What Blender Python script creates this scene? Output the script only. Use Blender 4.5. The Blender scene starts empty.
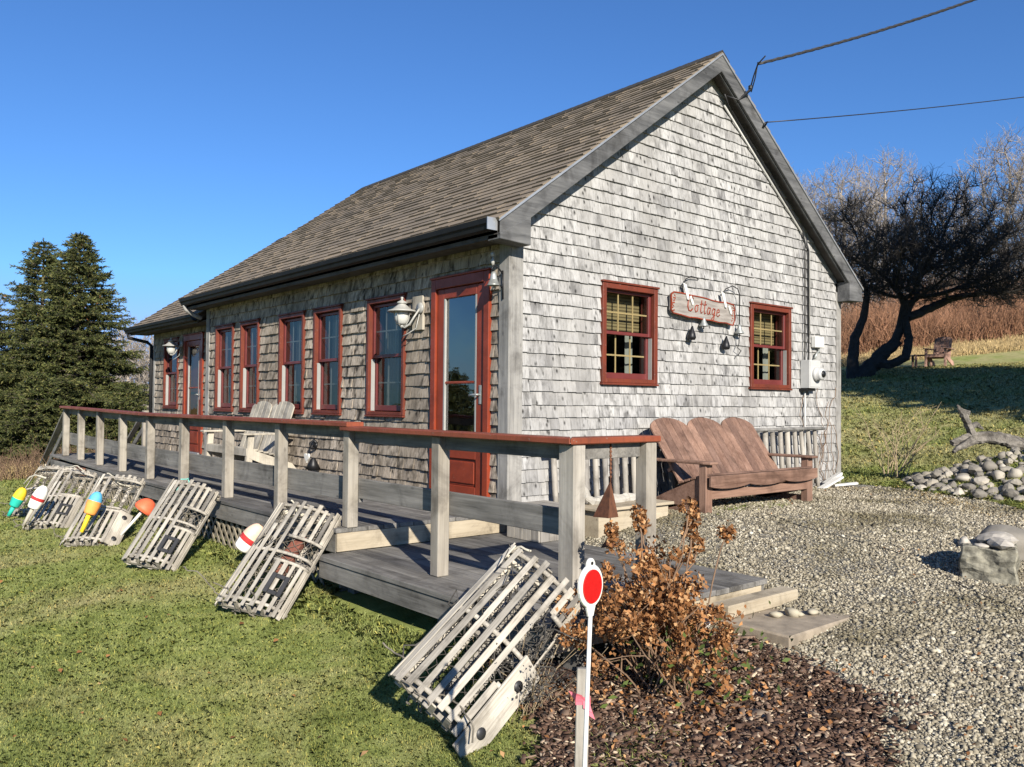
import bpy, bmesh, math, random
import numpy as np
from mathutils import Vector, Matrix
R = math.radians
random.seed(7); rng = np.random.default_rng(7)
scene = bpy.context.scene
COL = scene.collection

# ------------------------------------------------------------------ camera
CAM = np.array([5.78481768, -4.83769402, 0.87322947])
yaw, pit, rol = R(139.85494227), R(1.41036769), R(0.51909006)
fw = Vector((math.cos(yaw)*math.cos(pit), math.sin(yaw)*math.cos(pit), math.sin(pit)))
r0 = Vector((math.sin(yaw), -math.cos(yaw), 0)); u0 = r0.cross(fw)
rr = r0*math.cos(rol)+u0*math.sin(rol); uu = u0*math.cos(rol)-r0*math.sin(rol)
cd = bpy.data.cameras.new('camera'); cam = bpy.data.objects.new('camera', cd); COL.objects.link(cam)
cd.sensor_width = 36; cd.lens = 830.306*36/1024; cd.clip_end = 2000; cd.clip_start = .05
M = Matrix.Identity(4)
for i in range(3):
    M[i][0] = rr[i]; M[i][1] = uu[i]; M[i][2] = -fw[i]; M[i][3] = CAM[i]
cam.matrix_world = M
scene.camera = cam

# ------------------------------------------------------------------ light
SUN_EL = 25.5
sun_dir = Vector((.93*math.cos(R(SUN_EL)), -.367*math.cos(R(SUN_EL)), math.sin(R(SUN_EL)))).normalized()   # towards the sun
w = bpy.data.worlds.new('World'); scene.world = w; w.use_nodes = True
nt = w.node_tree; bg = nt.nodes['Background']
sky = nt.nodes.new('ShaderNodeTexSky'); sky.sky_type = 'NISHITA'; sky.sun_disc = False
sky.sun_elevation = R(SUN_EL)
sky.sun_rotation = math.atan2(sun_dir.x, sun_dir.y)
sky.air_density = 1.0; sky.dust_density = .05; sky.ozone_density = 2.2
tint = nt.nodes.new('ShaderNodeMix'); tint.data_type = 'RGBA'; tint.blend_type = 'MULTIPLY'; tint.inputs['Factor'].default_value = 1
nt.links.new(sky.outputs[0], tint.inputs[6]); tint.inputs[7].default_value = (.37, .62, .96, 1)          # the deep clear blue of a dry autumn sky
cap = nt.nodes.new('ShaderNodeMix'); cap.data_type = 'RGBA'; cap.blend_type = 'DARKEN'; cap.inputs['Factor'].default_value = 1
nt.links.new(tint.outputs[2], cap.inputs[6]); cap.inputs[7].default_value = (2.3, 4.2, 7.9, 1)               # sky colour capped: the unseen glow round the sun fills shadows less
nt.links.new(cap.outputs[2], bg.inputs[0]); bg.inputs[1].default_value = .086
ld = bpy.data.lights.new('sun', 'SUN'); ld.energy = 5.0; ld.angle = R(.5); ld.color = (1, .93, .82)
sun = bpy.data.objects.new('sun', ld); COL.objects.link(sun)
sun.rotation_euler = (-sun_dir).to_track_quat('-Z', 'Y').to_euler()
vs = scene.view_settings; vs.view_transform = 'Standard'; vs.look = 'None'; vs.gamma = 1; vs.exposure = .88
vs.use_curve_mapping = False
scene.cycles.max_bounces = 6; scene.cycles.diffuse_bounces = 3; scene.cycles.transparent_max_bounces = 12
scene.cycles.use_denoising = True

# ------------------------------------------------------------------ materials
MATS = {}
def new_mat(name):
    m = bpy.data.materials.new(name); m.use_nodes = True; MATS[name] = m
    return m, m.node_tree, m.node_tree.nodes['Principled BSDF']
def N(nt, typ, **kw):
    n = nt.nodes.new(typ)
    for k, v in kw.items():
        if k in n.inputs: n.inputs[k].default_value = v
        else: setattr(n, k, v)
    return n
def ramp(nt, fac, stops):
    n = nt.nodes.new('ShaderNodeValToRGB'); e = n.color_ramp.elements
    while len(e) > 1: e.remove(e[-1])
    e[0].position = stops[0][0]; e[0].color = (*stops[0][1], 1)
    for p, c in stops[1:]:
        x = e.new(p); x.color = (*c, 1)
    nt.links.new(fac, n.inputs[0]); return n.outputs[0]
def mix(nt, fac, a, b, mode='MIX'):
    n = nt.nodes.new('ShaderNodeMix'); n.data_type = 'RGBA'; n.blend_type = mode
    for sock, v in ((n.inputs['Factor'], fac), (n.inputs[6], a), (n.inputs[7], b)):
        if hasattr(v, 'links') or hasattr(v, 'is_linked'): nt.links.new(v, sock)
        elif isinstance(v, (int, float)): sock.default_value = v
        else: sock.default_value = (*v, 1)
    return n.outputs[2]
def coords(nt, scale=(1, 1, 1), src='Object'):
    t = nt.nodes.new('ShaderNodeTexCoord'); mp = nt.nodes.new('ShaderNodeMapping')
    mp.inputs['Scale'].default_value = scale
    nt.links.new(t.outputs[src], mp.inputs[0]); return mp.outputs[0]
def noise(nt, vec, scale, detail=4, rough=.6, dist=0):
    n = N(nt, 'ShaderNodeTexNoise', Scale=scale, Detail=detail, Roughness=rough, Distortion=dist)
    nt.links.new(vec, n.inputs['Vector']); return n.outputs['Fac']
def island(nt):
    return nt.nodes.new('ShaderNodeNewGeometry').outputs['Random Per Island']
def addvec(nt, vec, rnd, k=37.):
    mu = N(nt, 'ShaderNodeMath', operation='MULTIPLY'); nt.links.new(rnd, mu.inputs[0]); mu.inputs[1].default_value = k
    va = N(nt, 'ShaderNodeVectorMath', operation='ADD'); nt.links.new(vec, va.inputs[0]); nt.links.new(mu.outputs[0], va.inputs[1]); return va.outputs[0]
def bump(nt, b, h, strength=.3, dist=.01):
    n = N(nt, 'ShaderNodeBump', Strength=strength, Distance=dist)
    nt.links.new(h, n.inputs['Height']); nt.links.new(n.outputs[0], b.inputs['Normal'])

def wood(name, stops, axis, rough=.85, per=.35, fine=26, long=1.6, knots=True, bumpk=.35):
    """grain stretched along one axis, each board its own tone"""
    m, nt, b = new_mat(name)
    sc = [fine]*3; sc[axis] = long
    rnd = island(nt); v = addvec(nt, coords(nt, sc), rnd)
    f0 = noise(nt, v, 1.0, 6, .65, .6); sc1 = [fine*3.2]*3; sc1[axis] = long*1.6
    f1 = noise(nt, addvec(nt, coords(nt, sc1), rnd, 53.), 1.0, 4, .7)
    av = N(nt, 'ShaderNodeMath', operation='MULTIPLY_ADD'); nt.links.new(f1, av.inputs[0]); av.inputs[1].default_value = .55
    hf = N(nt, 'ShaderNodeMath', operation='MULTIPLY_ADD'); nt.links.new(f0, hf.inputs[0]); hf.inputs[1].default_value = .85; hf.inputs[2].default_value = -.2
    nt.links.new(hf.outputs[0], av.inputs[2]); f = av.outputs[0]
    sc2 = [5.]*3; sc2[axis] = 1.2
    g = noise(nt, addvec(nt, coords(nt, sc2), rnd), 1.0, 3, .5)
    c = ramp(nt, f, stops)
    c = mix(nt, .45, c, ramp(nt, g, [(.3, stops[0][1]), (.7, stops[-1][1])]))
    lo = 1-per
    t = ramp(nt, rnd, [(0, (lo, lo, lo*1.02)), (.5, (1, .99, .97)), (1, (1+per*.35, 1+per*.3, 1+per*.2))])
    c = mix(nt, 1., c, t, 'MULTIPLY')
    st = noise(nt, coords(nt, (3.1, 3.1, 3.1)), 1.0, 5, .65, .5)
    c = mix(nt, 1., c, ramp(nt, st, [(.32, (.55, .54, .53)), (.5, (1, 1, 1)), (.75, (1.14, 1.13, 1.1))]), 'MULTIPLY')
    if knots:
        k = N(nt, 'ShaderNodeTexVoronoi', Scale=1.0)
        sc3 = [9.]*3; sc3[axis] = 4.
        nt.links.new(addvec(nt, coords(nt, sc3), rnd, 11.), k.inputs['Vector'])
        c = mix(nt, ramp(nt, k.outputs['Distance'], [(.0, (.8, .8, .8)), (.13, (0, 0, 0))]), c, tuple(x*.45 for x in stops[0][1]))
    nt.links.new(c, b.inputs['Base Color']); b.inputs['Roughness'].default_value = rough
    b.inputs['Specular IOR Level'].default_value = .25
    bump(nt, b, f, bumpk, .004)
    return m

def plain(name, col, rough=.6, metal=0, var=.15, scale=6, bumpk=.0, spec=.5, isl=0):
    m, nt, b = new_mat(name)
    f = noise(nt, coords(nt), scale, 5, .6)
    lo = tuple(x*(1-var) for x in col); hi = tuple(min(1, x*(1+var)) for x in col)
    c = ramp(nt, f, [(.3, lo), (.7, hi)])
    if name == 'stone':
        oi = nt.nodes.new('ShaderNodeObjectInfo')
        c = mix(nt, .62, c, ramp(nt, oi.outputs['Random'], [(0, (.045, .043, .04)), (.4, (.12, .112, .098)), (.75, (.21, .19, .15)), (1, (.36, .33, .28))]))
    if isl:
        c = mix(nt, 1., c, ramp(nt, island(nt), [(0, (1-isl,)*3), (1, (1+isl,)*3)]), 'MULTIPLY')
    nt.links.new(c, b.inputs['Base Color'])
    b.inputs['Roughness'].default_value = rough; b.inputs['Metallic'].default_value = metal
    b.inputs['Specular IOR Level'].default_value = spec
    if bumpk: bump(nt, b, f, bumpk, .01)
    return m

GREY = [(.25, (.11, .10, .09)), (.5, (.26, .243, .214)), (.72, (.39, .365, .325))]
GREYD = [(.25, (.042, .040, .037)), (.5, (.145, .139, .129)), (.75, (.26, .25, .233))]
TAN = [(.25, (.19, .155, .105)), (.5, (.33, .28, .205)), (.75, (.41, .36, .275))]
for i, ax in enumerate('xyz'):
    wood('grey_wood_'+ax, GREY, i); wood('dark_deck_'+ax, GREYD, i)
wood('post_wood', [(.25, (.125, .11, .09)), (.5, (.245, .223, .19)), (.75, (.335, .312, .272))], 2, per=.25)
wood('new_board', TAN, 0, per=.25); wood('new_board_y', TAN, 1, per=.2)
wood('lath', [(.28, (.085, .075, .062)), (.5, (.33, .303, .258)), (.75, (.52, .49, .43))], 1, fine=40, long=3, per=.5)
wood('corner_wood', [(.25, (.085, .084, .083)), (.5, (.22, .215, .205)), (.75, (.34, .33, .31))], 2, per=.25)
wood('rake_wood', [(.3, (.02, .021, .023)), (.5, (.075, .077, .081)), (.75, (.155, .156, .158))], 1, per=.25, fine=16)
wood('bench_wood', [(.30, (.075, .04, .028)), (.5, (.185, .108, .078)), (.72, (.29, .185, .14))], 2, fine=34, long=2, per=.3, knots=False, rough=.65)
wood('bench_wood_y', [(.30, (.075, .04, .028)), (.5, (.185, .108, .078)), (.72, (.29, .185, .14))], 1, fine=34, long=2, per=.3, knots=False, rough=.65)
wood('seat_wood', [(.25, (.22, .20, .165)), (.5, (.36, .33, .275)), (.75, (.45, .42, .36))], 2, per=.25)
wood('lattice_wood', [(.25, (.12, .105, .08)), (.5, (.24, .21, .155)), (.75, (.33, .295, .225))], 0, per=.3)
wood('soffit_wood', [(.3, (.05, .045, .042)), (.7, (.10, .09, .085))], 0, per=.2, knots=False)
wood('stump', [(.36, (.012, .011, .01)), (.5, (.095, .086, .075)), (.72, (.27, .247, .215))], 0, per=.2, fine=22)

def shingle_mat(name, light, midc, dark, brown, streak):
    m, nt, b = new_mat(name); rnd = island(nt)
    f = noise(nt, addvec(nt, coords(nt, (60, 60, 3.)), rnd), 1.0, 6, .72, .4)       # vertical grain
    c = ramp(nt, f, [(.30, dark), (.43, midc), (.62, light)])
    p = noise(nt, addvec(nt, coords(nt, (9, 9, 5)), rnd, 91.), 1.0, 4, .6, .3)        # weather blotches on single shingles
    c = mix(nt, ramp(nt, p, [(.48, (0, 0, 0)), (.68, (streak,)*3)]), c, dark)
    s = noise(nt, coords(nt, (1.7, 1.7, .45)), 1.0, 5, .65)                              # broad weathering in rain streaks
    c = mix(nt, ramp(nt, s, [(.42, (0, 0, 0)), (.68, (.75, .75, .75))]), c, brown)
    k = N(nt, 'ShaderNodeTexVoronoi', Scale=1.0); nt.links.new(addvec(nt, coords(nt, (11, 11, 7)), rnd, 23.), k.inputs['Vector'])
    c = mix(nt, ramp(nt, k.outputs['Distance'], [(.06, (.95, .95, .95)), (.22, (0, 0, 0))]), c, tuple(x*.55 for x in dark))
    c = mix(nt, 1., c, ramp(nt, rnd, [(0, (.74, .74, .75)), (.2, (.93, .93, .925)), (.7, (1.03, 1.03, 1.03)), (1, (1.10, 1.10, 1.09))]), 'MULTIPLY')
    nt.links.new(c, b.inputs['Base Color']); b.inputs['Roughness'].default_value = .9; b.inputs['Specular IOR Level'].default_value = .15
    bump(nt, b, f, .5, .004); return m
shingle_mat('gable_shingle', (.40, .394, .384), (.305, .299, .289), (.042, .040, .038), (.235, .227, .215), .72)
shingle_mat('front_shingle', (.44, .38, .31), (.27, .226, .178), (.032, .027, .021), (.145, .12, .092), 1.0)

m, nt, b = new_mat('roof_shingle'); rnd = island(nt)
f = noise(nt, coords(nt), 160, 3, .7)
c = ramp(nt, rnd, [(0, (.14, .111, .079)), (.4, (.17, .136, .097)), (.7, (.19, .153, .109)), (1, (.215, .175, .126))])
c = mix(nt, .55, c, ramp(nt, f, [(.3, (.06, .047, .034)), (.7, (.26, .21, .15))]))
s = noise(nt, coords(nt, (.5, 1.2, 1.2)), 1, 4, .6)
c = mix(nt, 1., c, ramp(nt, s, [(.3, (.8, .8, .82)), (.7, (1.15, 1.12, 1.08))]), 'MULTIPLY')
nt.links.new(c, b.inputs['Base Color']); b.inputs['Roughness'].default_value = .95; bump(nt, b, f, .4, .004)

plain('sash_red', (.115, .022, .02), .45, var=.2)
plain('liner', (.26, .26, .245), .5, var=.08)
plain('white_paint', (.58, .57, .53), .45, var=.08, scale=14)
plain('black_metal', (.012, .012, .013), .45, metal=.3, var=.3, spec=.4)
plain('gutter_black', (.011, .0112, .012), .6, var=.3, spec=.2)
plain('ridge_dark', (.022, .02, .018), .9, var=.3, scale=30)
plain('metal_edge', (.40, .41, .42), .4, metal=.6, var=.15)
plain('lamp_paint', (.31, .305, .28), .4, var=.12, scale=20)
plain('bell_metal', (.32, .33, .31), .45, metal=.5, var=.25, scale=30)
plain('meter_grey', (.40, .40, .385), .5, var=.08)
plain('frost_glass', (.46, .46, .43), .25, var=.06)
plain('dark_room', (.03, .028, .025), .9, var=.2)
plain('curtain', (.24, .24, .215), .9, var=.15, scale=9)
plain('munt', (.42, .30, .15), .5, var=.1)
plain('rust', (.12, .045, .02), .8, var=.45, scale=22, bumpk=.3)
wood('bleached', [(.25, (.16, .15, .13)), (.5, (.36, .34, .30)), (.75, (.48, .46, .42))], 1, per=.1)
plain('cable', (.015, .015, .017), .5, var=.2)
plain('rope', (.42, .39, .31), .9, var=.3, scale=30)
plain('green_rope', (.16, .42, .36), .9, var=.25, scale=30)
plain('net', (.055, .05, .043), .95, var=.4, scale=20)
plain('net_light', (.13, .115, .09), .95, var=.4, scale=20)
plain('brick', (.16, .055, .035), .9, var=.3, scale=30, bumpk=.3)
plain('vent_black', (.025, .025, .026), .5, var=.3)
BUOY = []
for n_, c_ in (('buoy_white', (.78, .75, .70)), ('buoy_red', (.42, .03, .03)), ('buoy_yellow', (.80, .55, .03)), ('buoy_teal', (.02, .38, .29)),
               ('buoy_blue', (.10, .38, .60)), ('buoy_orange', (.72, .30, .07)), ('buoy_coral', (.70, .13, .055)), ('buoy_pink', (.74, .50, .36))):
    BUOY.append((n_, c_))
plain('reflector', (.42, .006, .006), .25, var=.1, scale=60)
plain('ribbon', (.55, .12, .16), .6, var=.2, scale=30)
plain('bark', (.085, .07, .055), .95, var=.4, scale=14, bumpk=.5)
plain('apple_bark', (.030, .026, .022), .95, var=.4, scale=9, bumpk=.5)
plain('twig_grey', (.26, .225, .19), .9, var=.35, scale=2, isl=.4)
plain('brush_red', (.27, .14, .078), .9, var=.3, scale=.8, isl=.4)
plain('hay', (.42, .31, .15), .9, var=.3, scale=1.5, isl=.4)
plain('stem_brown', (.16, .10, .06), .9, var=.3, scale=10)
plain('stem_tan', (.30, .23, .14), .9, var=.3, scale=10)
plain('stone', (.215, .19, .15), .9, var=.4, scale=9, bumpk=.4, isl=.35)
plain('granite', (.17, .158, .12), .9, var=.75, scale=18, bumpk=.9)
plain('granite_light', (.29, .265, .225), .9, var=.4, scale=16, bumpk=.5, isl=.2)
plain('slab', (.25, .205, .15), .95, var=.3, scale=10, bumpk=.4)

def worn(name, col, grime, chip, amt=.25, rough=.5):
    m, nt, b = new_mat(name)
    a = noise(nt, coords(nt), 3.2, 5, .65, .4); d = noise(nt, coords(nt, (55, 55, 9)), 1., 4, .7); e = noise(nt, coords(nt), 38, 3, .6)
    c = ramp(nt, a, [(.3, tuple(x*.62 for x in col)), (.5, col), (.75, tuple(min(1, x*1.25) for x in col))])
    c = mix(nt, ramp(nt, d, [(.52, (0, 0, 0)), (.75, (amt*2,)*3)]), c, grime)
    c = mix(nt, ramp(nt, e, [(.66, (0, 0, 0)), (.72, (amt*2.4,)*3)]), c, chip)
    nt.links.new(c, b.inputs['Base Color']); nt.links.new(ramp(nt, a, [(.3, (rough*1.3,)*3), (.7, (rough*.8,)*3)]), b.inputs['Roughness'])
    b.inputs['Specular IOR Level'].default_value = .3; bump(nt, b, d, .25, .003)
worn('red_paint', (.195, .033, .014), (.09, .022, .016), (.26, .13, .10), .16, .42)
worn('red_trim', (.125, .028, .015), (.05, .018, .014), (.20, .12, .10), .3, .5)
worn('rail_paint', (.20, .052, .025), (.08, .03, .02), (.20, .15, .12), .3, .5)
for n_, c_ in BUOY: worn(n_, c_, tuple(x*.45+.03 for x in c_), (.42, .37, .30), .13, .55)
def leafmat(name, stops, trans=.25, scale=3., rough=.7):
    m, nt, b = new_mat(name)
    c = ramp(nt, island(nt), stops)
    s = noise(nt, coords(nt), scale, 4 if name == 'pebble' else 3, .6)
    c = mix(nt, 1., c, ramp(nt, s, [(.34, (.50, .48, .38)), (.5, (.98, .97, .93)), (.7, (1.13, 1.12, 1.1))] if name == 'pebble' else [(.3, (.7, .7, .7)), (.7, (1.25, 1.25, 1.2))]), 'MULTIPLY')
    nt.links.new(c, b.inputs['Base Color']); b.inputs['Roughness'].default_value = rough; b.inputs['Specular IOR Level'].default_value = .2
    if trans:
        t = nt.nodes.new('ShaderNodeBsdfTranslucent'); nt.links.new(c, t.inputs[0])
        mx = nt.nodes.new('ShaderNodeMixShader'); mx.inputs[0].default_value = trans
        nt.links.new(b.outputs[0], mx.inputs[1]); nt.links.new(t.outputs[0], mx.inputs[2])
        nt.links.new(mx.outputs[0], nt.nodes['Material Output'].inputs[0])
    return m
leafmat('needles', [(0, (.026, .036, .013)), (.5, (.068, .082, .026)), (.85, (.12, .125, .038)), (1, (.17, .155, .055))], .18, 1.2)
leafmat('cones', [(0, (.10, .05, .025)), (1, (.22, .11, .05))], 0)
leafmat('dry_leaf', [(0, (.13, .058, .025)), (.4, (.30, .135, .052)), (.8, (.46, .225, .092)), (1, (.58, .37, .19))], .3, 8.)
leafmat('green_leaf', [(0, (.03, .05, .012)), (1, (.12, .16, .04))], .2)
leafmat('chips', [(0, (.03, .018, .013)), (.35, (.08, .046, .032)), (.72, (.145, .092, .066)), (.9, (.23, .165, .12)), (1, (.50, .40, .29))], 0, 6., 1.)
wood('pink_wood', [(.3, (.16, .085, .062)), (.5, (.34, .20, .155)), (.72, (.46, .31, .25))], 2, per=.2, knots=False)
leafmat('pebble', [(0, (.10, .086, .063)), (.3, (.212, .186, .137)), (.65, (.295, .263, .198)), (.92, (.375, .34, .265)), (1, (.50, .465, .385))], 0, 1.2, .8)

def lawn_colour(nt, blades):
    v = coords(nt)
    a = noise(nt, v, .75, 5, .62, .6); d = noise(nt, v, 5.5, 4, .6, .3)
    green = ramp(nt, d, [(.25, (.118, .152, .036)), (.5, (.205, .243, .070)), (.75, (.295, .320, .118))])
    dry = ramp(nt, d, [(.25, (.27, .235, .11)), (.75, (.43, .385, .21))])
    sp = nt.nodes.new('ShaderNodeSeparateXYZ'); nt.links.new(v, sp.inputs[0])
    far = N(nt, 'ShaderNodeMapRange'); nt.links.new(sp.outputs['Y'], far.inputs['Value']); far.inputs['From Min'].default_value = 5.; far.inputs['From Max'].default_value = 10.; far.inputs['To Max'].default_value = .16   # the meadow uphill is drier
    ad = N(nt, 'ShaderNodeMath', operation='ADD'); nt.links.new(a, ad.inputs[0]); nt.links.new(far.outputs[0], ad.inputs[1])
    c = mix(nt, ramp(nt, ad.outputs[0], [(.48, (.05, .05, .05)), (.70, (.70, .70, .70))]), green, dry)
    if blades:
        r_ = island(nt)
        c = mix(nt, 1., c, ramp(nt, r_, [(0, (.80, .82, .7)), (.5, (1, 1, 1)), (.86, (1.25, 1.22, 1.2)), (.95, (2.0, 1.65, 1.3)), (1, (2.3, 1.8, 1.5))]), 'MULTIPLY')
    return c
m, nt, b = new_mat('lawn'); c = lawn_colour(nt, False)
c = mix(nt, 1., c, (.97, .95, .92), 'MULTIPLY')
f = noise(nt, coords(nt), 45, 4, .7); nt.links.new(c, b.inputs['Base Color']); b.inputs['Roughness'].default_value = .95
b.inputs['Specular IOR Level'].default_value = .1; bump(nt, b, f, .35, .02)
m, nt, b = new_mat('blade'); c = lawn_colour(nt, True); nt.links.new(c, b.inputs['Base Color'])
b.inputs['Roughness'].default_value = .6; b.inputs['Specular IOR Level'].default_value = .2
t = nt.nodes.new('ShaderNodeBsdfTranslucent'); nt.links.new(c, t.inputs[0]); mx = nt.nodes.new('ShaderNodeMixShader'); mx.inputs[0].default_value = .3
nt.links.new(b.outputs[0], mx.inputs[1]); nt.links.new(t.outputs[0], mx.inputs[2]); nt.links.new(mx.outputs[0], nt.nodes['Material Output'].inputs[0])

m, nt, b = new_mat('gravel'); v = coords(nt)
vo = N(nt, 'ShaderNodeTexVoronoi', Scale=42.); nt.links.new(v, vo.inputs['Vector'])
s = N(nt, 'ShaderNodeSeparateColor'); nt.links.new(vo.outputs['Color'], s.inputs[0])
c = ramp(nt, s.outputs[0], [(0, (.10, .09, .072)), (.4, (.20, .183, .145)), (.8, (.29, .265, .21)), (1, (.40, .37, .30))])
c = mix(nt, ramp(nt, vo.outputs['Distance'], [(.35, (0, 0, 0)), (.75, (.75, .75, .75))]), c, (.05, .045, .035))
q = noise(nt, v, .9, 4, .6); c = mix(nt, ramp(nt, q, [(.55, (0, 0, 0)), (.75, (.45, .45, .45))]), c, (.13, .12, .055))
nt.links.new(c, b.inputs['Base Color']); b.inputs['Roughness'].default_value = .9
inv = N(nt, 'ShaderNodeMath', operation='SUBTRACT'); inv.inputs[0].default_value = 1; nt.links.new(vo.outputs['Distance'], inv.inputs[1]); bump(nt, b, inv.outputs[0], .9, .02)
m, nt, b = new_mat('mulch'); v = coords(nt)
vo = N(nt, 'ShaderNodeTexVoronoi', Scale=38.); nt.links.new(v, vo.inputs['Vector']); s = N(nt, 'ShaderNodeSeparateColor'); nt.links.new(vo.outputs['Color'], s.inputs[0])
c = ramp(nt, s.outputs[0], [(0, (.02, .011, .008)), (.6, (.06, .03, .02)), (1, (.12, .066, .044))])
nt.links.new(c, b.inputs['Base Color']); b.inputs['Roughness'].default_value = .95; bump(nt, b, vo.outputs['Distance'], .8, .02)

def glass(name, tint, refl):
    m = bpy.data.materials.new(name); m.use_nodes = True; nt = m.node_tree; MATS[name] = m
    nt.nodes.remove(nt.nodes['Principled BSDF'])
    tr = N(nt, 'ShaderNodeBsdfTransparent'); tr.inputs[0].default_value = (*tint, 1)
    gl = N(nt, 'ShaderNodeBsdfGlossy'); gl.inputs['Roughness'].default_value = .012
    wv = noise(nt, coords(nt), 1.6, 2, .5); bp = N(nt, 'ShaderNodeBump', Strength=.22, Distance=.03); nt.links.new(wv, bp.inputs['Height']); nt.links.new(bp.outputs[0], gl.inputs['Normal'])
    fr = N(nt, 'ShaderNodeFresnel'); fr.inputs[0].default_value = 1.52
    mm = N(nt, 'ShaderNodeMath', operation='MULTIPLY_ADD'); nt.links.new(fr.outputs[0], mm.inputs[0]); mm.inputs[1].default_value = refl; mm.inputs[2].default_value = .03
    mx = nt.nodes.new('ShaderNodeMixShader'); nt.links.new(mm.outputs[0], mx.inputs[0]); nt.links.new(tr.outputs[0], mx.inputs[1]); nt.links.new(gl.outputs[0], mx.inputs[2])
    nt.links.new(mx.outputs[0], nt.nodes['Material Output'].inputs[0])
glass('pane', (.8, .84, .82), .7); glass('door_glass', (.6, .65, .66), 3.2)
m, nt, b = new_mat('blind'); v = coords(nt)
wv = N(nt, 'ShaderNodeTexWave', Scale=9., Distortion=.3); wv.bands_direction = 'Z'; nt.links.new(v, wv.inputs['Vector'])
c = ramp(nt, wv.outputs['Fac'], [(.2, (.10, .072, .035)), (.6, (.23, .175, .09))]); nt.links.new(c, b.inputs['Base Color'])
m, nt, b = new_mat('sign_board'); f = noise(nt, coords(nt, (30, 4, 30)), 1, 5, .6)
c = ramp(nt, f, [(.3, (.15, .13, .115)), (.7, (.31, .285, .255))]); nt.links.new(c, b.inputs['Base Color']); b.inputs['Roughness'].default_value = .85

# ------------------------------------------------------------------ builders
ORIG = {}
class MB:
    def __init__(s): s.v = []; s.f = []; s.mi = []; s.sm = []
    def add(s, verts, faces, mi=0, smooth=False):
        o = len(s.v); s.v += [tuple(p) for p in verts]
        for f in faces: s.f.append([i+o for i in f]); s.mi.append(mi); s.sm.append(smooth)
    def box(s, x0, x1, y0, y1, z0, z1, mi=0):
        s.add([(x0,y0,z0),(x1,y0,z0),(x1,y1,z0),(x0,y1,z0),(x0,y0,z1),(x1,y0,z1),(x1,y1,z1),(x0,y1,z1)],
              [(0,3,2,1),(4,5,6,7),(0,1,5,4),(1,2,6,5),(2,3,7,6),(3,0,4,7)], mi)
    def obox(s, c, ax, h, mi=0):
        c = Vector(c); a = [Vector(q).normalized()*k for q, k in zip(ax, h)]
        P = [c+a[0]*i+a[1]*j+a[2]*k for k in (-1, 1) for i, j in ((-1,-1),(1,-1),(1,1),(-1,1))]
        s.add(P, [(0,3,2,1),(4,5,6,7),(0,1,5,4),(1,2,6,5),(2,3,7,6),(3,0,4,7)], mi)
    def beam(s, a, b, wd, th, up=(0,0,1), mi=0):
        a = Vector(a); b = Vector(b); d = (b-a); l = d.length; d.normalize()
        sd = d.cross(Vector(up)).normalized(); n = sd.cross(d)
        s.obox((a+b)/2, (d, sd, n), (l/2, wd/2, th/2), mi)
    def prism(s, poly, ext, mi=0):
        """poly: 3D points, ext: extrusion vector"""
        e = Vector(ext); P = [Vector(p) for p in poly]; n = len(P)
        s.add(P+[p+e for p in P], [list(range(n))[::-1], list(range(n, 2*n))]+[(i, (i+1) % n, n+(i+1) % n, n+i) for i in range(n)], mi)
    def tube(s, pts, r, n=6, mi=0, cap=True, smooth=True):
        pts = [Vector(p) for p in pts]; rs = r if isinstance(r, (list, tuple)) else [r]*len(pts)
        V = []; F = []; prev = None
        for i, p in enumerate(pts):
            d = (pts[min(i+1, len(pts)-1)]-pts[max(i-1, 0)]).normalized()
            if prev is None: a = d.orthogonal().normalized()
            else: a = (prev-d*prev.dot(d)); a = a.normalized() if a.length > 1e-6 else d.orthogonal().normalized()
            prev = a; b = d.cross(a)
            for k in range(n):
                t = 2*math.pi*k/n; V.append(p+(a*math.cos(t)+b*math.sin(t))*rs[i])
        for i in range(len(pts)-1):
            for k in range(n): F.append((i*n+k, i*n+(k+1) % n, (i+1)*n+(k+1) % n, (i+1)*n+k))
        if cap: F.append(list(range(n))[::-1]); F.append([(len(pts)-1)*n+k for k in range(n)])
        s.add(V, F, mi, smooth)
    def lathe(s, prof, c=(0,0,0), ax=(0,0,1), n=16, mi=0, smooth=True):
        """prof: (radius, height, [mat])"""
        ax = Vector(ax).normalized(); a = ax.orthogonal().normalized(); b = ax.cross(a); c = Vector(c)
        V = [c+ax*p[1]+(a*math.cos(2*math.pi*k/n)+b*math.sin(2*math.pi*k/n))*p[0] for p in prof for k in range(n)]
        o = len(s.v); s.v += [tuple(p) for p in V]
        for i in range(len(prof)-1):
            mm = prof[i][2] if len(prof[i]) > 2 else mi
            for k in range(n): s.f.append([o+i*n+k, o+i*n+(k+1) % n, o+(i+1)*n+(k+1) % n, o+(i+1)*n+k]); s.mi.append(mm); s.sm.append(smooth)
    def build(s, name, mats, parent=None, bevel=0, seg=1, kind=None, label=None):
        me = bpy.data.meshes.new(name)
        org = ORIG.get(parent.name, (0,0,0)) if parent else (0,0,0)
        V = [(p[0]-org[0], p[1]-org[1], p[2]-org[2]) for p in s.v]
        me.from_pydata(V, [], s.f); me.update()
        mats = mats if isinstance(mats, (list, tuple)) else [mats]
        for q in mats: me.materials.append(MATS[q])
        me.polygons.foreach_set('material_index', s.mi); me.polygons.foreach_set('use_smooth', s.sm)
        o = bpy.data.objects.new(name, me); COL.objects.link(o)
        if parent: o.parent = parent; ORIG[o.name] = org
        if bevel:
            bm_ = o.modifiers.new('bevel', 'BEVEL'); bm_.width = bevel; bm_.segments = seg; bm_.limit_method = 'ANGLE'; bm_.angle_limit = R(40)
        if kind: o['kind'] = kind
        if label: o['label'] = label
        return o
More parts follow.
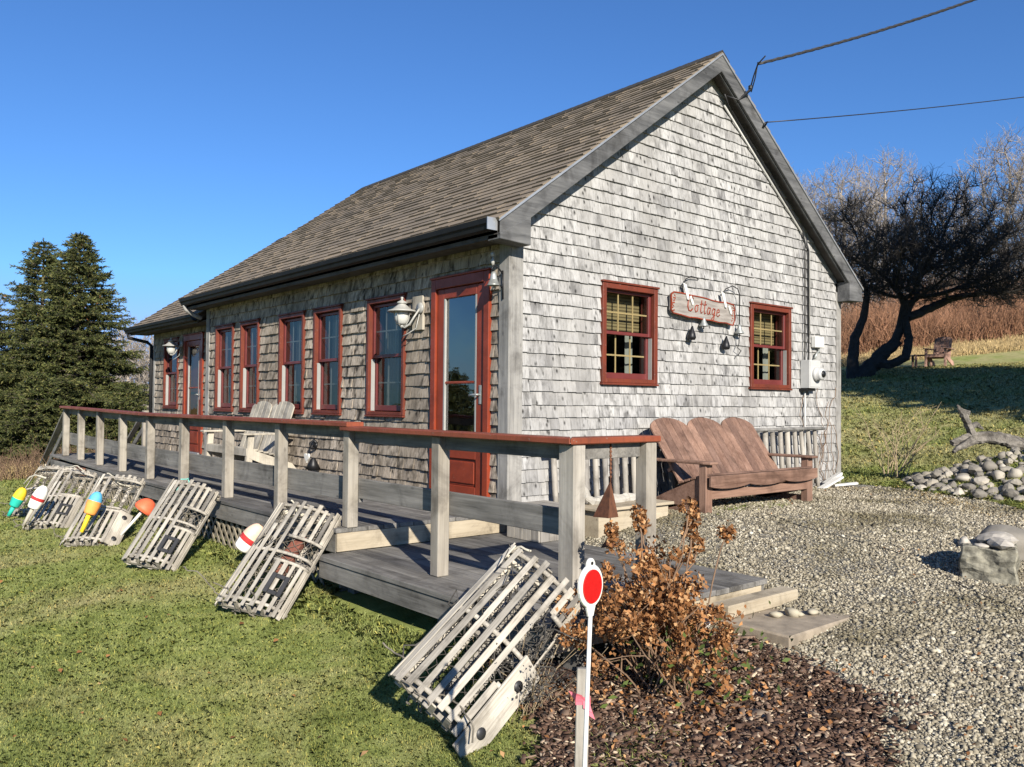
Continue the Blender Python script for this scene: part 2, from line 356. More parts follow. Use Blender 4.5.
def gnarl(mb, P, r_, seed, n=12, sub=6, k=.22):
    """tube with ridged, knotty sides"""
    rn_ = random.Random(seed); ph = [rn_.uniform(0, 6.3) for _ in range(4)]; Q = []; RR = []
    for i in range(len(P)-1):
        for j in range(sub):
            s_ = j/sub; Q.append(Vector(P[i]).lerp(Vector(P[i+1]), s_)+Vector((rn_.gauss(0, 1), rn_.gauss(0, 1), rn_.gauss(0, 1)))*r_[i]*.06); RR.append(r_[i]*(1-s_)+r_[i+1]*s_)
    Q.append(Vector(P[-1])); RR.append(r_[-1]); i0 = len(mb.v); mb.tube(Q, RR, n, 0, True, False)
    for i, q in enumerate(Q):
        for a in range(n):
            t_ = 6.283*a/n; f = 1+k*(.5*math.sin(3*t_+ph[0]+i*.15)+.35*math.sin(5*t_+ph[1]-i*.2)+.3*math.sin(2*t_+ph[2])*math.sin(i*.5+ph[3])+rn_.uniform(-.3, .3))
            v = Vector(mb.v[i0+i*n+a]); mb.v[i0+i*n+a] = tuple(q+(v-q)*f)
def thing(name, loc, label, cat, group=None):
    o = bpy.data.objects.new(name, None); COL.objects.link(o); o.location = loc; o.empty_display_size = .1
    ORIG[o.name] = tuple(loc); o['label'] = label; o['category'] = cat
    if group: o['group'] = group
    return o
def tag(o, label, cat, group=None):
    o['label'] = label; o['category'] = cat
    if group: o['group'] = group
    return o
def np_mesh(name, V, F, mat, smooth=False, parent=None, kind=None):
    """V (n,3), F (m,k)"""
    me = bpy.data.meshes.new(name); V = np.asarray(V, np.float32); F = np.asarray(F, np.int32); k = F.shape[1]
    if parent is not None: V = V-np.array(ORIG.get(parent.name, (0,0,0)), np.float32)
    me.vertices.add(len(V)); me.vertices.foreach_set('co', V.ravel())
    me.loops.add(F.size); me.loops.foreach_set('vertex_index', F.ravel())
    me.polygons.add(len(F)); me.polygons.foreach_set('loop_start', np.arange(0, F.size, k, dtype=np.int32))
    if smooth: me.polygons.foreach_set('use_smooth', np.ones(len(F), bool))
    me.update(calc_edges=True); me.materials.append(MATS[mat])
    o = bpy.data.objects.new(name, me); COL.objects.link(o)
    if parent is not None: o.parent = parent; ORIG[o.name] = ORIG.get(parent.name, (0,0,0))
    if kind: o['kind'] = kind
    return o
def copy_tree(o, parent=None):
    c = o.copy(); COL.objects.link(c); c.parent = parent
    ch = [q for q in o.children]
    for q in ch: copy_tree(q, c)
    return c

# ------------------------------------------------------------------ terrain
CP = np.array([(5.8, -4.8, -0.76), (3.0, -3.0, -0.7), (9.0, -7.0, -0.85), (0.0, -2.6, -0.67), (0.0, -1.65, -0.6), (-2.2, -1.65, -0.56), (-5.2, -1.65, -0.51), (-9.5, -1.7, -0.49), (-9.0, -3.0, -0.62), (-5.0, -4.0, -0.76), (0.0, -5.0, -0.86), (-15.0, -3.0, -0.8), (-17.0, 0.0, -0.85), (-22.0, 1.0, -1.1), (-15.0, -10.0, -1.3), (0.0, -12.0, -1.25), (-4.0, 2.0, -0.45), (-9.0, 3.0, -0.4), (0.1, 5.9, -0.17), (0.95, 1.6, -0.15), (0.95, 3.3, -0.16), (0.2, 0.3, -0.34), (2.6, 0.1, -0.4), (2.7, -1.0, -0.52), (2.9, -1.6, -0.6), (3.4, 1.4, -0.37), (5.0, 1.0, -0.44), (6.5, -1.0, -0.56), (3.0, 4.0, -0.22), (0.0, 7.2, -0.12), (-1.0, 9.2, 0.08), (2.0, 6.3, -0.15), (-5.0, 7.0, 0.0), (-10.0, 7.0, -0.2), (-6.0, 12.0, 0.75), (-6.2, 18.2, 1.72), (-2.0, 14.0, 0.95), (3.0, 11.0, 0.55), (8.0, 8.0, 0.2), (2.0, 20.0, 2.1), (-7.0, 24.0, 2.35), (-2.0, 26.0, 2.5), (-12.0, 34.0, 4.3), (-4.0, 38.0, 4.6), (6.0, 34.0, 3.8), (-20.0, 55.0, 7.0), (5.0, 60.0, 7.2), (-30.0, 10.0, -1.0), (-40.0, -10.0, -2.0), (-32.0, 30.0, 1.8), (25.0, 10.0, 0.6), (20.0, -20.0, -1.5), (25.0, 30.0, 3.0), (-20.0, -25.0, -2.2), (-70.0, 0.0, -2.5), (-60.0, 60.0, 5.0), (60.0, 60.0, 6.0), (70.0, -20.0, -2.0), (0.0, -70.0, -4.0), (-60.0, -60.0, -4.0)], float)
def _fit(P):
    n = len(P); d = np.linalg.norm(P[:, None, :2]-P[None, :, :2], axis=2)
    K = d*d*np.log(d+1e-9)+np.eye(n)*.02; A = np.zeros((n+3, n+3)); A[:n, :n] = K; A[:n, n] = 1; A[:n, n+1:] = P[:, :2]; A[n, :n] = 1; A[n+1:, :n] = P[:, :2].T
    return np.linalg.solve(A, np.r_[P[:, 2], 0, 0, 0])
_W = _fit(CP)
def H(x, y):
    x = np.asarray(x, float); y = np.asarray(y, float); sh = x.shape
    q = np.stack([np.clip(x.ravel(), -70, 70), np.clip(y.ravel(), -70, 70)], 1); n = len(CP); out = np.empty(len(q))
    for i in range(0, len(q), 20000):
        b_ = q[i:i+20000]; d = np.linalg.norm(b_[:, None]-CP[None, :, :2], axis=2)
        out[i:i+20000] = (d*d*np.log(d+1e-9))@_W[:n]+_W[n]+b_@_W[n+1:]
    out += .50*np.exp(-(((q[:, 0]-2.3)/1.15)**2+((q[:, 1]-6.5)/.85)**2))           # the rock mound
    return out.reshape(sh)
def Hz(x, y): return float(H(np.array([x]), np.array([y]))[0])
def wob(x, y, s=1., k=0):
    return (np.sin(x*3.1*s+1.3+k)+np.sin(y*2.7*s+.4+k*2)+np.sin((x+y)*5.3*s+k)+.6*np.sin((x-y)*11.*s+2+k))/3.6
def inpoly(x, y, poly):
    ins = np.zeros(x.shape, bool); n = len(poly)
    for i in range(n):
        x1, y1 = poly[i]; x2, y2 = poly[(i+1) % n]
        if y1 == y2: continue
        cnd = ((y1 > y) != (y2 > y)) & (x < (x2-x1)*(y-y1)/(y2-y1)+x1); ins ^= cnd
    return ins
GRAVEL = [(-.0, .1), (2.62, .1), (2.62, -.95), (2.80, -.80), (3.03, -.77), (3.32, -.68), (3.69, -.84), (3.97, -1.03), (4.12, -1.48), (4.35, -2.2), (4.9, -3.0), (7.5, -3.2), (8.2, 0), (6, 2.2), (4.1, 1.2), (3.7, 2.2), (3.45, 3.2), (3.1, 4.4), (2.3, 5.0), (1.2, 5.4), (.45, 5.75), (.0, 5.6)]
MULCH = [(2.62, -.95), (2.80, -.80), (3.03, -.77), (3.32, -.68), (3.69, -.84), (3.97, -1.03), (4.12, -1.48), (4.35, -2.2), (4.6, -2.7), (3.9, -2.75), (3.35, -2.5), (2.85, -2.2), (2.35, -1.95), (1.9, -1.8), (1.9, -1.2)]
def sheet(name, poly, step, dz, mat):
    P = np.array(poly); xs = np.arange(P[:, 0].min()-.2, P[:, 0].max()+.2, step); ys = np.arange(P[:, 1].min()-.2, P[:, 1].max()+.2, step)
    X, Y = np.meshgrid(xs, ys, indexing='ij'); Z = H(X, Y)+dz; n1, n2 = X.shape
    cx_, cy_ = X[:-1, :-1]+step/2, Y[:-1, :-1]+step/2
    ok = inpoly(cx_+.06*wob(cx_, cy_), cy_+.06*wob(cy_, cx_, 1, 2), poly)
    i, j = np.nonzero(ok); a = i*n2+j; F = np.stack([a, a+n2, a+n2+1, a+1], 1)
    return np_mesh(name, np.stack([X.ravel(), Y.ravel(), Z.ravel()], 1), F, mat, True, kind='structure')
# the lawn: one sheet, finer near, out to the horizon
def ax_(lo, hi, c, near, step):
    a = [c]; st = step
    while a[-1] < hi: a.append(a[-1]+st); st = step if abs(a[-1]-c) < near else st*1.18
    b_ = [c]; st = step
    while b_[-1] > lo: b_.append(b_[-1]-st); st = step if abs(b_[-1]-c) < near else st*1.18
    return np.array(b_[::-1][:-1]+a)
xs = ax_(-900, 900, 1., 9, .22); ys = ax_(-900, 900, 3., 9, .22)
X, Y = np.meshgrid(xs, ys, indexing='ij'); n1, n2 = X.shape
Z = H(X, Y)+.012*wob(X, Y, 1.3)*(np.hypot(X-2, Y-2) < 25)
i, j = np.meshgrid(np.arange(n1-1), np.arange(n2-1), indexing='ij'); a = (i*n2+j).ravel()
np_mesh('lawn_ground', np.stack([X.ravel(), Y.ravel(), Z.ravel()], 1), np.stack([a, a+n2, a+n2+1, a+1], 1), 'lawn', True, kind='structure')
sheet('gravel_yard', GRAVEL, .06, .014, 'gravel')
sheet('mulch_bed', MULCH, .05, .022, 'mulch')

# ================================================================== COTTAGE
W = 5.86; OH = .28; SL = .735; ZE = 2.50; XR = .20; XL = -7.82; ZB = -.75
def roof_z(y): return ZE+SL*(min(y, W-y)+OH)
cot = thing('cottage', (0, 0, -.4), 'small gabled cottage clad in weathered grey cedar shingles with red doors and windows', 'cottage')

def rect_sub(rs, h):
    out = []
    for (a0, a1, z0, z1) in rs:
        b0, b1, c0, c1 = h
        if b0 >= a1 or b1 <= a0 or c0 >= z1 or c1 <= z0: out.append((a0, a1, z0, z1)); continue
        if b0 > a0: out.append((a0, b0, z0, z1))
        if b1 < a1: out.append((b1, a1, z0, z1))
        lo, hi = max(a0, b0), min(a1, b1)
        if c0 > z0: out.append((lo, hi, z0, c0))
        if c1 < z1: out.append((lo, hi, c1, z1))
    return [r for r in out if r[1]-r[0] > .006 and r[3]-r[2] > .004]

def shingles(u0, u1, z0, z1, expo, holes, place, seed, wmin=.06, wmax=.17, tmax=.024):
    """courses of single tapered shakes; place(u, z, d) -> world point, d = distance out of the wall"""
    rn = random.Random(seed); mb = MB(); zc = z0
    while zc < z1:
        u = u0
        cj = rn.uniform(-.004, .004)
        while u < u1-.01:
            wd = min(rn.uniform(wmin, wmax), u1-u)
            if u1-(u+wd) < .04: wd = u1-u
            jz = cj+rn.uniform(-.004, .004); tk = rn.uniform(.014, tmax); top = zc+expo*1.12; bot = zc+jz
            tw = rn.uniform(-.003, .003)
            for (a0, a1, b0, b1) in rect_all(u+.0008, u+wd-.0008, bot, top, holes):
                dd = lambda z: .002+tk*(top-z)/(top-bot)
                P = [place(a0, b0, dd(b0)+tw), place(a1, b0, dd(b0)-tw), place(a1, b1, dd(b1)), place(a0, b1, dd(b1)),
                     place(a0, b0, -.01), place(a1, b0, -.01), place(a1, b1, -.01), place(a0, b1, -.01)]
                mb.add(P, [(0,1,2,3),(0,4,5,1),(1,5,6,2),(3,7,4,0)])
            u += wd
        zc += expo
    return mb
def rect_all(a0, a1, b0, b1, holes):
    rs = [(a0, a1, b0, b1)]
    for h in holes: rs = rect_sub(rs, h)
    return rs
def bisect(o, co, no):
    bm = bmesh.new(); bm.from_mesh(o.data)
    bmesh.ops.bisect_plane(bm, geom=bm.verts[:]+bm.edges[:]+bm.faces[:], plane_co=co, plane_no=no, clear_outer=True)
    bm.to_mesh(o.data); bm.free()

GW = [(1.187, 2.03, 1.097, 2.105), (3.747, 4.627, 1.097, 2.105)]
FW = [(-2.465, -1.691, .739, 2.027), (-3.779, -3.076, .739, 2.027), (-4.792, -4.058, .739, 2.027), (-6.11, -5.463, .739, 2.027), (-7.094, -6.389, .739, 2.027)]
FD = (-1.19, -.243, -.06, 2.12)
FY = .30                                   # the far section is set back
FFW = (-10.53, -9.74, .75, 2.02); FFD = (-9.43, -8.48, -.03, 2.04)
GB = R(0)
# ---- gable wall
g = shingles(.10, W-.08, -.45, 4.75, .12, GW, lambda u, z, d: (d, u, z), 3).build('gable_wall', 'gable_shingle', cot)
off = Vector(ORIG['cottage'])
bisect(g, Vector((0, -OH, ZE-.12))-off, Vector((0, -SL, 1)))
bisect(g, Vector((0, W+OH, ZE-.12))-off, Vector((0, SL, 1)))
mb = MB()
def wallpiece(mb, place, u0, u1, z0, z1, holes, t=.09):
    """sheathing behind the shingles, with openings"""
    for (a0, a1, b0, b1) in rect_all(u0, u1, z0, z1, holes):
        P = [place(a, z, d) for d in (-.009, -.009-t) for a, z in ((a0, b0), (a1, b0), (a1, b1), (a0, b1))]
        mb.add(P, [(0,1,2,3),(7,6,5,4),(0,4,5,1),(1,5,6,2),(2,6,7,3),(3,7,4,0)])
inset = lambda h, k=.02: (h[0]+k, h[1]-k, h[2]+k, h[3]-k)
wallpiece(mb, lambda u, z, d: (d, u, z), .01, W-.01, ZB, 2.62, [inset(h) for h in GW])
mb.prism([(-.009, .1, 2.62), (-.009, W-.1, 2.62), (-.009, W/2, roof_z(W/2)-.2)], (-.09, 0, 0))
wallpiece(mb, lambda u, z, d: (u, -d, z), -7.5, -.11, ZB, 2.42, [inset(h) for h in FW]+[inset(FD)])
mb.box(-7.5, -.11, W-.1, W-.01, ZB, 2.6); mb.box(-7.5, -7.41, .12, W-.12, ZB, 2.6)
mb.prism([(-7.5, .1, 2.6), (-7.5, W-.1, 2.6), (-7.5, W/2, roof_z(W/2)-.2)], (.09, 0, 0))
mb.box(-7.4, -.11, .11, W-.11, -.14, -.07)                                           # floor inside
mb.build('sheathing', 'dark_room', cot)
# ---- front walls
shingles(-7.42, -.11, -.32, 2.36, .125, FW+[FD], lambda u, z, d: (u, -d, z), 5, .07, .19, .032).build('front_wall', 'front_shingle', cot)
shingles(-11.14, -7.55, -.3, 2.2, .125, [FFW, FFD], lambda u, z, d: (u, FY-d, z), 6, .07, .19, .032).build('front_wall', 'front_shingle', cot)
mb = MB()
wallpiece(mb, lambda u, z, d: (u, FY-d, z), -11.2, -7.52, ZB, 2.25, [inset(FFW), inset(FFD)])
mb.box(-11.2, -11.11, FY+.1, W-.3, ZB, 2.25); mb.box(-11.1, -7.52, W-.4, W-.3, ZB, 2.25)
mb.prism([(-11.2, FY, 2.25), (-11.2, W-.3, 2.25), (-11.2, W/2+.1, 4.2)], (.09, 0, 0)); mb.box(-11.1, -7.52, FY+.1, W-.4, -.14, -.07)
mb.build('sheathing', 'dark_room', cot)
# ---- corner boards (mitred pairs)
mb = MB(); mb.box(-.115, .028, -.028, -.001, -.36, 2.34); mb.box(.001, .0275, .0, .145, -.36, 2.43); mb.build('corner_board', 'corner_wood', cot, .004)
mb = MB(); mb.box(.001, .0275, W-.09, W+.0, -.3, 2.43); mb.box(-.1, .028, W+.001, W+.028, -.3, 2.34); mb.build('corner_board', 'corner_wood', cot, .004)
mb = MB(); mb.box(-7.5, -7.39, -.028, -.001, -.36, 2.34); mb.box(-7.528, -7.501, -.028, FY-.03, -.36, 2.34); mb.build('corner_board', 'corner_wood', cot, .004)
mb = MB(); mb.box(-11.2, -11.1, FY-.028, FY-.001, -.36, 2.2); mb.build('corner_board', 'corner_wood', cot, .004)

# ---- roof
def roof_part(x0, x1, y0, ze, sl, wy, seed, name):
    """wy: ridge y; shingled slab"""
    zr = ze+sl*(wy-y0); y2 = 2*wy-y0; th = .13
    mb = MB()
    mb.prism([(x0, y0, ze-.012), (x0, wy, zr-.012), (x0, wy, zr-th-.03), (x0, y0, ze-th)], (x1-x0, 0, 0))
    mb.prism([(x0, y2, ze-.012), (x0, y2, ze-th), (x0, wy, zr-th-.03), (x0, wy, zr-.012)], (x1-x0, 0, 0))
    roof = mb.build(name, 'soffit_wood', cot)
    rn = random.Random(seed); ln = math.hypot(1, sl); ex = .128; tot = (wy-y0)*ln
    for side in (1, -1):
        mb = MB(); s = -.02; k = 0
        while s < tot-.02:
            e = min(s+ex*1.25, tot+.01); x = x0-.012
            while x < x1+.012:
                wd = rn.uniform(.10, .34) if side == 1 else .6
                xe = min(x+wd, x1+.012); tk = rn.choice((.014, .015, .020, .023)); sb = s+rn.uniform(-.003, .003)
                def P(xx, ss, d):
                    y = y0+ss/ln-d*sl/ln; z = ze+ss*sl/ln+d/ln
                    return (xx, y if side == 1 else 2*wy-y, z)
                mb.add([P(x, sb, tk), P(xe, sb, tk), P(xe, e, .001), P(x, e, .001), P(x, sb, -.012), P(xe, sb, -.012)], [(0,1,2,3) if side == 1 else (3,2,1,0), (4,5,1,0) if side == 1 else (0,1,5,4), (0,3,4), (1,5,2)])
                x = xe
            s += ex; k += 1
        mb.build('roof_shingles', 'roof_shingle', roof)
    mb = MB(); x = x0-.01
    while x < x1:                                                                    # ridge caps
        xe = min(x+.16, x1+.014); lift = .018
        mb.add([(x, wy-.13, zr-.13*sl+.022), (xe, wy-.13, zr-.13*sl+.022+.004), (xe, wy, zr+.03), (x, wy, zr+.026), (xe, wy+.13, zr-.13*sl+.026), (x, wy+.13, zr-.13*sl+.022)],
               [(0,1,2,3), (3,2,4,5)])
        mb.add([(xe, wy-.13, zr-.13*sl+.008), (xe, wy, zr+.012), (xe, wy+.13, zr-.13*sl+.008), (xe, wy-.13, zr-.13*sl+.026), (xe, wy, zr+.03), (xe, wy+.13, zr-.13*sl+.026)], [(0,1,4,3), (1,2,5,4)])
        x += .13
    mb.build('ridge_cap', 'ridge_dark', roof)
    return roof
main_roof = roof_part(XL, XR-.005, -OH, ZE, SL, W/2, 11, 'roof')
far_roof = roof_part(-11.62, XL+.02, -.05, 2.30, .705, W/2+.1, 12, 'roof')

# rake boards, returns, soffits, drip edge
def rake(sgn):
    f = lambda y: y if sgn > 0 else W-y
    mb = MB()
    yy = [-OH+.02, W/2 if sgn > 0 else W/2]
    a0, a1 = -OH+.0, W/2-.001
    za, zb = ZE+SL*(a0+OH), ZE+SL*(a1+OH)
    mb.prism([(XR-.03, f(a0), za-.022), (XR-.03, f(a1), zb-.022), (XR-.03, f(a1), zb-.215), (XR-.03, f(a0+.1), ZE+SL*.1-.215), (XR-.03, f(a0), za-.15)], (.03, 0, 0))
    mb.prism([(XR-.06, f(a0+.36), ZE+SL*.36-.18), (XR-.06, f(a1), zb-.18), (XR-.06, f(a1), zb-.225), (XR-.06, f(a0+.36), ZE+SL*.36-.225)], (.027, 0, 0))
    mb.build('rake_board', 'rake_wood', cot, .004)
    mb = MB()                                                                        # boxed return at the eave
    mb.prism([(.03, f(-OH), ZE-.135), (.03, f(-OH), ZE-.185), (.03, f(.075), ZE-.20), (.03, f(.075), ZE+SL*.355-.2)], (XR+.008-.03, 0, 0))
    mb.build('eave_return', 'rake_wood', cot, .004)
    mb = MB()
    mb.prism([(XR-.002, f(a0-.01), za-.006), (XR-.002, f(a1), zb-.006), (XR-.002, f(a1), zb-.03), (XR-.002, f(a0-.01), za-.03)], (.016, 0, 0))
    mb.build('drip_edge', 'metal_edge', cot)
    mb = MB()                                                                        # sloping soffit behind the rake board
    mb.prism([(.012, f(.05), ZE+SL*.33-.135), (.012, f(a1), zb-.135), (.012, f(a1), zb-.16), (.012, f(.05), ZE+SL*.33-.16)], (XR-.05, 0, 0))
    mb.build('soffit', 'soffit_wood', cot)
rake(1); rake(-1)
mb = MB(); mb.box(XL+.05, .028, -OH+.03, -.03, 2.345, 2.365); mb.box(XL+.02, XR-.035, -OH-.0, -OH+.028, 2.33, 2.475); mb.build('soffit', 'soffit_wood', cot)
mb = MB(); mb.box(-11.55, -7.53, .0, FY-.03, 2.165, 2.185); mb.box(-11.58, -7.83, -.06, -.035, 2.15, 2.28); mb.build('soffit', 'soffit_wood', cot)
def gutter(x0, x1, y, z):
    mb = MB()
    prof = [(0, 0), (0, -.10), (-.035, -.11), (-.075, -.095), (-.085, -.06), (-.10, -.045), (-.108, 0), (-.10, 0), (-.09, -.05), (-.07, -.088), (-.035, -.10), (-.008, -.09), (-.008, 0)]
    mb.prism([(x0, y+p[0], z+p[1]) for p in prof], (x1-x0, 0, 0))
    gt = mb.build('gutter', 'gutter_black', cot)
    return gt
gt = gutter(-7.75, XR-.045, -OH-.002, ZE-.005)
mb = MB(); mb.box(XR-.044, XR-.036, -OH-.112, -OH-.001, ZE-.11, ZE-.002); mb.build('gutter_cap', 'metal_edge', gt)
gt2 = gutter(-11.62, -7.86, -.066, 2.285)
mb = MB(); mb.tube([(-11.5, -.12, 2.19), (-11.5, -.11, 2.1), (-11.3, .18, 2.02), (-11.24, .25, 1.95), (-11.24, .25, .2)], .035, 8); mb.build('downspout', 'gutter_black', gt2)
mb = MB(); mb.tube([(-7.66, -.33, 2.40), (-7.66, -.31, 2.33), (-7.62, -.2, 2.25), (-7.60, -.08, 2.2)], .035, 8); mb.build('downspout', 'corner_wood', gt)

# ---- windows
def window(rect, place, n, seed, blind=False, curtain=True, tanm=True):
    u0, u1, z0, z1 = rect; fw_ = .055 if blind else .046
    def B(mb, a0, a1, b0, b1, d0, d1, mi=0):
        P = [place(a, z, d) for z in (b0, b1) for a, d in ((a0, d0), (a1, d0), (a1, d1), (a0, d1))]
        mb.add(P, [(0,3,2,1),(4,5,6,7),(0,1,5,4),(1,2,6,5),(2,3,7,6),(3,0,4,7)], mi)
    rn = random.Random(seed)
    mb = MB()
    B(mb, u0, u0+fw_, z0, z1, -.02, .034); B(mb, u1-fw_, u1, z0, z1, -.02, .034)
    B(mb, u0+fw_, u1-fw_, z1-fw_, z1, -.02, .034); B(mb, u0+fw_, u1-fw_, z0, z0+fw_*.8, -.02, .034)
    B(mb, u0-.012, u1+.012, z1+.001, z1+.022, -.005, .05); B(mb, u0-.01, u1+.01, z0-.022, z0-.001, -.005, .045)
    win = mb.build('window', 'red_trim', cot, .004)
    mb = MB()
    B(mb, u0+.022, u0+fw_-.002, z0+.03, z1-.03, -.16, -.0205); B(mb, u1-fw_+.002, u1-.022, z0+.03, z1-.03, -.16, -.0205)
    B(mb, u0+fw_, u1-fw_, z0+.022, z0+fw_*.8-.002, -.16, -.0205); B(mb, u0+fw_, u1-fw_, z1-fw_+.002, z1-.022, -.16, -.0205)
    mb.build('jamb', 'sash_red', win)
    mb = MB()
    B(mb, u0+fw_-.0018, u0+fw_+.004, z0+.045, (z0+z1)/2-.02, -.052, -.004); mb.build('jamb_liner', 'liner', win)
    mb = MB(); B(mb, u1-fw_-.004, u1-fw_+.0018, z0+.045, (z0+z1)/2-.02, -.052, -.004); mb.build('jamb_liner', 'liner', win)
    a0, a1 = u0+fw_-.002, u1-fw_+.002; zm = (z0+z1)/2+.01; lo, hi = z0+.046, z1-.054
    for (b0, b1, d, nm) in ((zm-.018, hi, -.022, 'sash'), (lo, zm+.02, -.056, 'sash')):
        mb = MB(); t = .034
        B(mb, a0, a0+t, b0, b1, d-.034, d); B(mb, a1-t, a1, b0, b1, d-.034, d)
        B(mb, a0+t, a1-t, b0, b0+(t if b0 > lo else .06), d-.034, d); B(mb, a0+t, a1-t, b1-t*.9, b1, d-.034, d)
        sash = mb.build('sash', 'sash_red', win, .003)
        mb = MB(); dz = d-.018
        mb.add([place(a0+t-.004, b0+t-.004, dz), place(a1-t+.004, b0+t-.004, dz), place(a1-t+.004, b1-t*.9+.004, dz), place(a0+t-.004, b1-t*.9+.004, dz)], [(0,1,2,3)])
        mb.build('pane', 'pane', win)
        mb = MB(); dm = d-.027
        for k in (1, 2):
            uc = a0+t+(a1-a0-2*t)*k/3; B(mb, uc-.008, uc+.008, b0+t, b1-t, dm-.008, dm)
        zc = (b0+b1)/2; B(mb, a0+t, a1-t, zc-.008, zc+.008, dm-.0095, dm-.0015)
        mb.build('muntin', 'munt' if tanm else 'liner', win)
    if blind:
        mb = MB(); B(mb, u0+.06, u1-.06, z1-.40, z1-.05, -.19, -.182); B(mb, u0+.06, u1-.06, z1-.45, z1-.40, -.20, -.182); mb.build('blind', 'blind', win)
        mb = MB(); mb.add([place(u1-.22+.03*k, z, -.24-.015*(k % 2)) for k in range(5) for z in (z0+.06, z1-.1)], [(2*k, 2*k+2, 2*k+3, 2*k+1) for k in range(4)], 0, True); mb.build('curtain', 'curtain', win)
    if curtain:
        mb = MB(); P = []; n_ = 15
        ws = (u1-u0)*rn.uniform(.24, .42)
        for k in range(n_):
            u = u0+.05+ws*k/(n_-1); d = -.22+.02*math.sin(k*1.9)
            P += [place(u, z0+.05, d), place(u, z1-.05, d)]
        mb.add(P, [(2*k, 2*k+2, 2*k+3, 2*k+1) for k in range(n_-1)], 0, True); mb.build('curtain', 'curtain', win)
    return win
pg_ = lambda u, z, d: (.010+d, u, z); pf_ = lambda u, z, d: (u, -.010-d, z); pff = lambda u, z, d: (u, FY-.010-d, z)
for i_, h in enumerate(GW): window(h, pg_, 1, 20+i_, blind=True, curtain=False)
for i_, h in enumerate(FW): window(h, pf_, 1, 30+i_, tanm=False)
window(FFW, pff, 1, 41, tanm=False)

# ---- doors
def door(rect, place, inner_open=False, gm_='door_glass'):
    u0, u1, z0, z1 = rect
    def B(mb, a0, a1, b0, b1, d0, d1, mi=0):
        P = [place(a, z, d) for z in (b0, b1) for a, d in ((a0, d0), (a1, d0), (a1, d1), (a0, d1))]
        mb.add(P, [(0,3,2,1),(4,5,6,7),(0,1,5,4),(1,2,6,5),(2,3,7,6),(3,0,4,7)], mi)
    c = .082
    mb = MB(); B(mb, u0, u0+c, z0, z1, -.06, .035); B(mb, u1-c, u1, z0, z1, -.06, .035); B(mb, u0+c, u1-c, z1-.10, z1, -.06, .036); B(mb, u0-.01, u1+.01, z1+.001, z1+.02, -.005, .05)
    fr = mb.build('door_frame', 'red_paint', cot, .005)
    mb = MB(); B(mb, u0+c, u1-c, z0-.04, z0+.015, -.1, .06); mb.build('threshold', 'metal_edge', fr, .003)
    s0, s1, t0, t1 = u0+c+.004, u1-c-.004, z0+.018, z1-.104
    gl0, gl1, gz0, gz1, gm = s0+.115, s1-.125, t0+.47, t1-.10, t0+1.12
    mb = MB()
    B(mb, s0, gl0, t0, t1, -.035, .012); B(mb, gl1, s1, t0, t1, -.035, .012)
    B(mb, gl0, gl1, gz1, t1, -.035, .012); B(mb, gl0, gl1, t0, t0+.12, -.035, .012); B(mb, gl0, gl1, gz0-.09, gz0, -.035, .012); B(mb, gl0, gl1, gm-.013, gm+.013, -.022, .004)
    B(mb, gl0, gl1, t0+.12, gz0-.09, -.03, -.008)
    B(mb, gl0+.03, gl1-.03, t0+.145, gz0-.115, -.0075, .006)
    dr = mb.build('door', 'red_paint', cot, .006)
    mb = MB(); mb.add([place(gl0-.003, gz0-.003, -.012), place(gl1+.003, gz0-.003, -.012), place(gl1+.003, gz1+.003, -.012), place(gl0-.003, gz1+.003, -.012)], [(0,1,2,3)]); mb.build('pane', gm_, dr)
    mb = MB()
    for a, b_ in ((gl0, 1), (gl1-.02, 1)): B(mb, a, a+.02, gz0, gz1, -.0105, .0135)
    mb.build('glass_bead', 'liner', dr)
    hz = t0+1.0; hu = s1-.055
    mb = MB(); B(mb, hu-.018, hu+.018, hz-.09, hz+.09, .0125, .020); p = [place(hu, hz, .02), place(hu, hz, .06), place(hu-.045, hz, .065), place(hu-.115, hz-.008, .06)]
    mb.tube(p, .010, 8); mb.build('handle', 'bell_metal', dr, .002)
    # inner door standing half open behind the glass
    mb = MB()
    if inner_open:
        B(mb, s0, s0+.04, t0, t1, -.75, -.09)
        mb.build('inner_door', 'liner', dr)
    else:
        B(mb, s0, s1, t0, t1, -.12, -.08); B(mb, s0+.12, s1-.12, t0+1.1, t1-.15, -.0795, -.072); mb.build('inner_door', 'red_paint', dr)
door(FD, pf_, True); door(FFD, pff, False, 'pane')

# ================================================================== DECK
deck = thing('deck', (-4, -1, -.6), 'long weathered timber deck with red topped railing along the cottage front', 'deck')
def rise(x): return 0 if x > -5.2 else (-5.2-x)*.012
ZU, ZL_ = -.10, -.28
rn = random.Random(4)
def boards(mb, x0, x1, y0, y1, z, pitch=.146, th=.034, slope=False, gap=.006):
    n = int(round((y1-y0)/pitch)); pt = (y1-y0)/n
    for k in range(n):
        x = x0; a = y0+k*pt+gap/2; b_ = y0+(k+1)*pt-gap/2
        while x < x1-.01:
            L = rn.choice((2.4, 3.0, 3.6)) if x > x0 else rn.uniform(.9, 3.4)
            xe = min(x+L, x1); e = rn.uniform(-.002, .002)
            xs_ = [x]+([-5.2] if slope and x < -5.2 < xe else [])+[xe-.003]
            for q in range(len(xs_)-1):
                A, Bx = xs_[q], xs_[q+1]; za, zb = z+e+(rise(A) if slope else 0), z+e+(rise(Bx) if slope else 0)
                mb.add([(A,a,za-th),(Bx,a,zb-th),(Bx,b_,zb-th),(A,b_,za-th),(A,a,za),(Bx,a,zb),(Bx,b_,zb),(A,b_,za)], [(0,3,2,1),(4,5,6,7),(0,1,5,4),(1,2,6,5),(2,3,7,6),(3,0,4,7)])
            x = xe
YF = -1.74
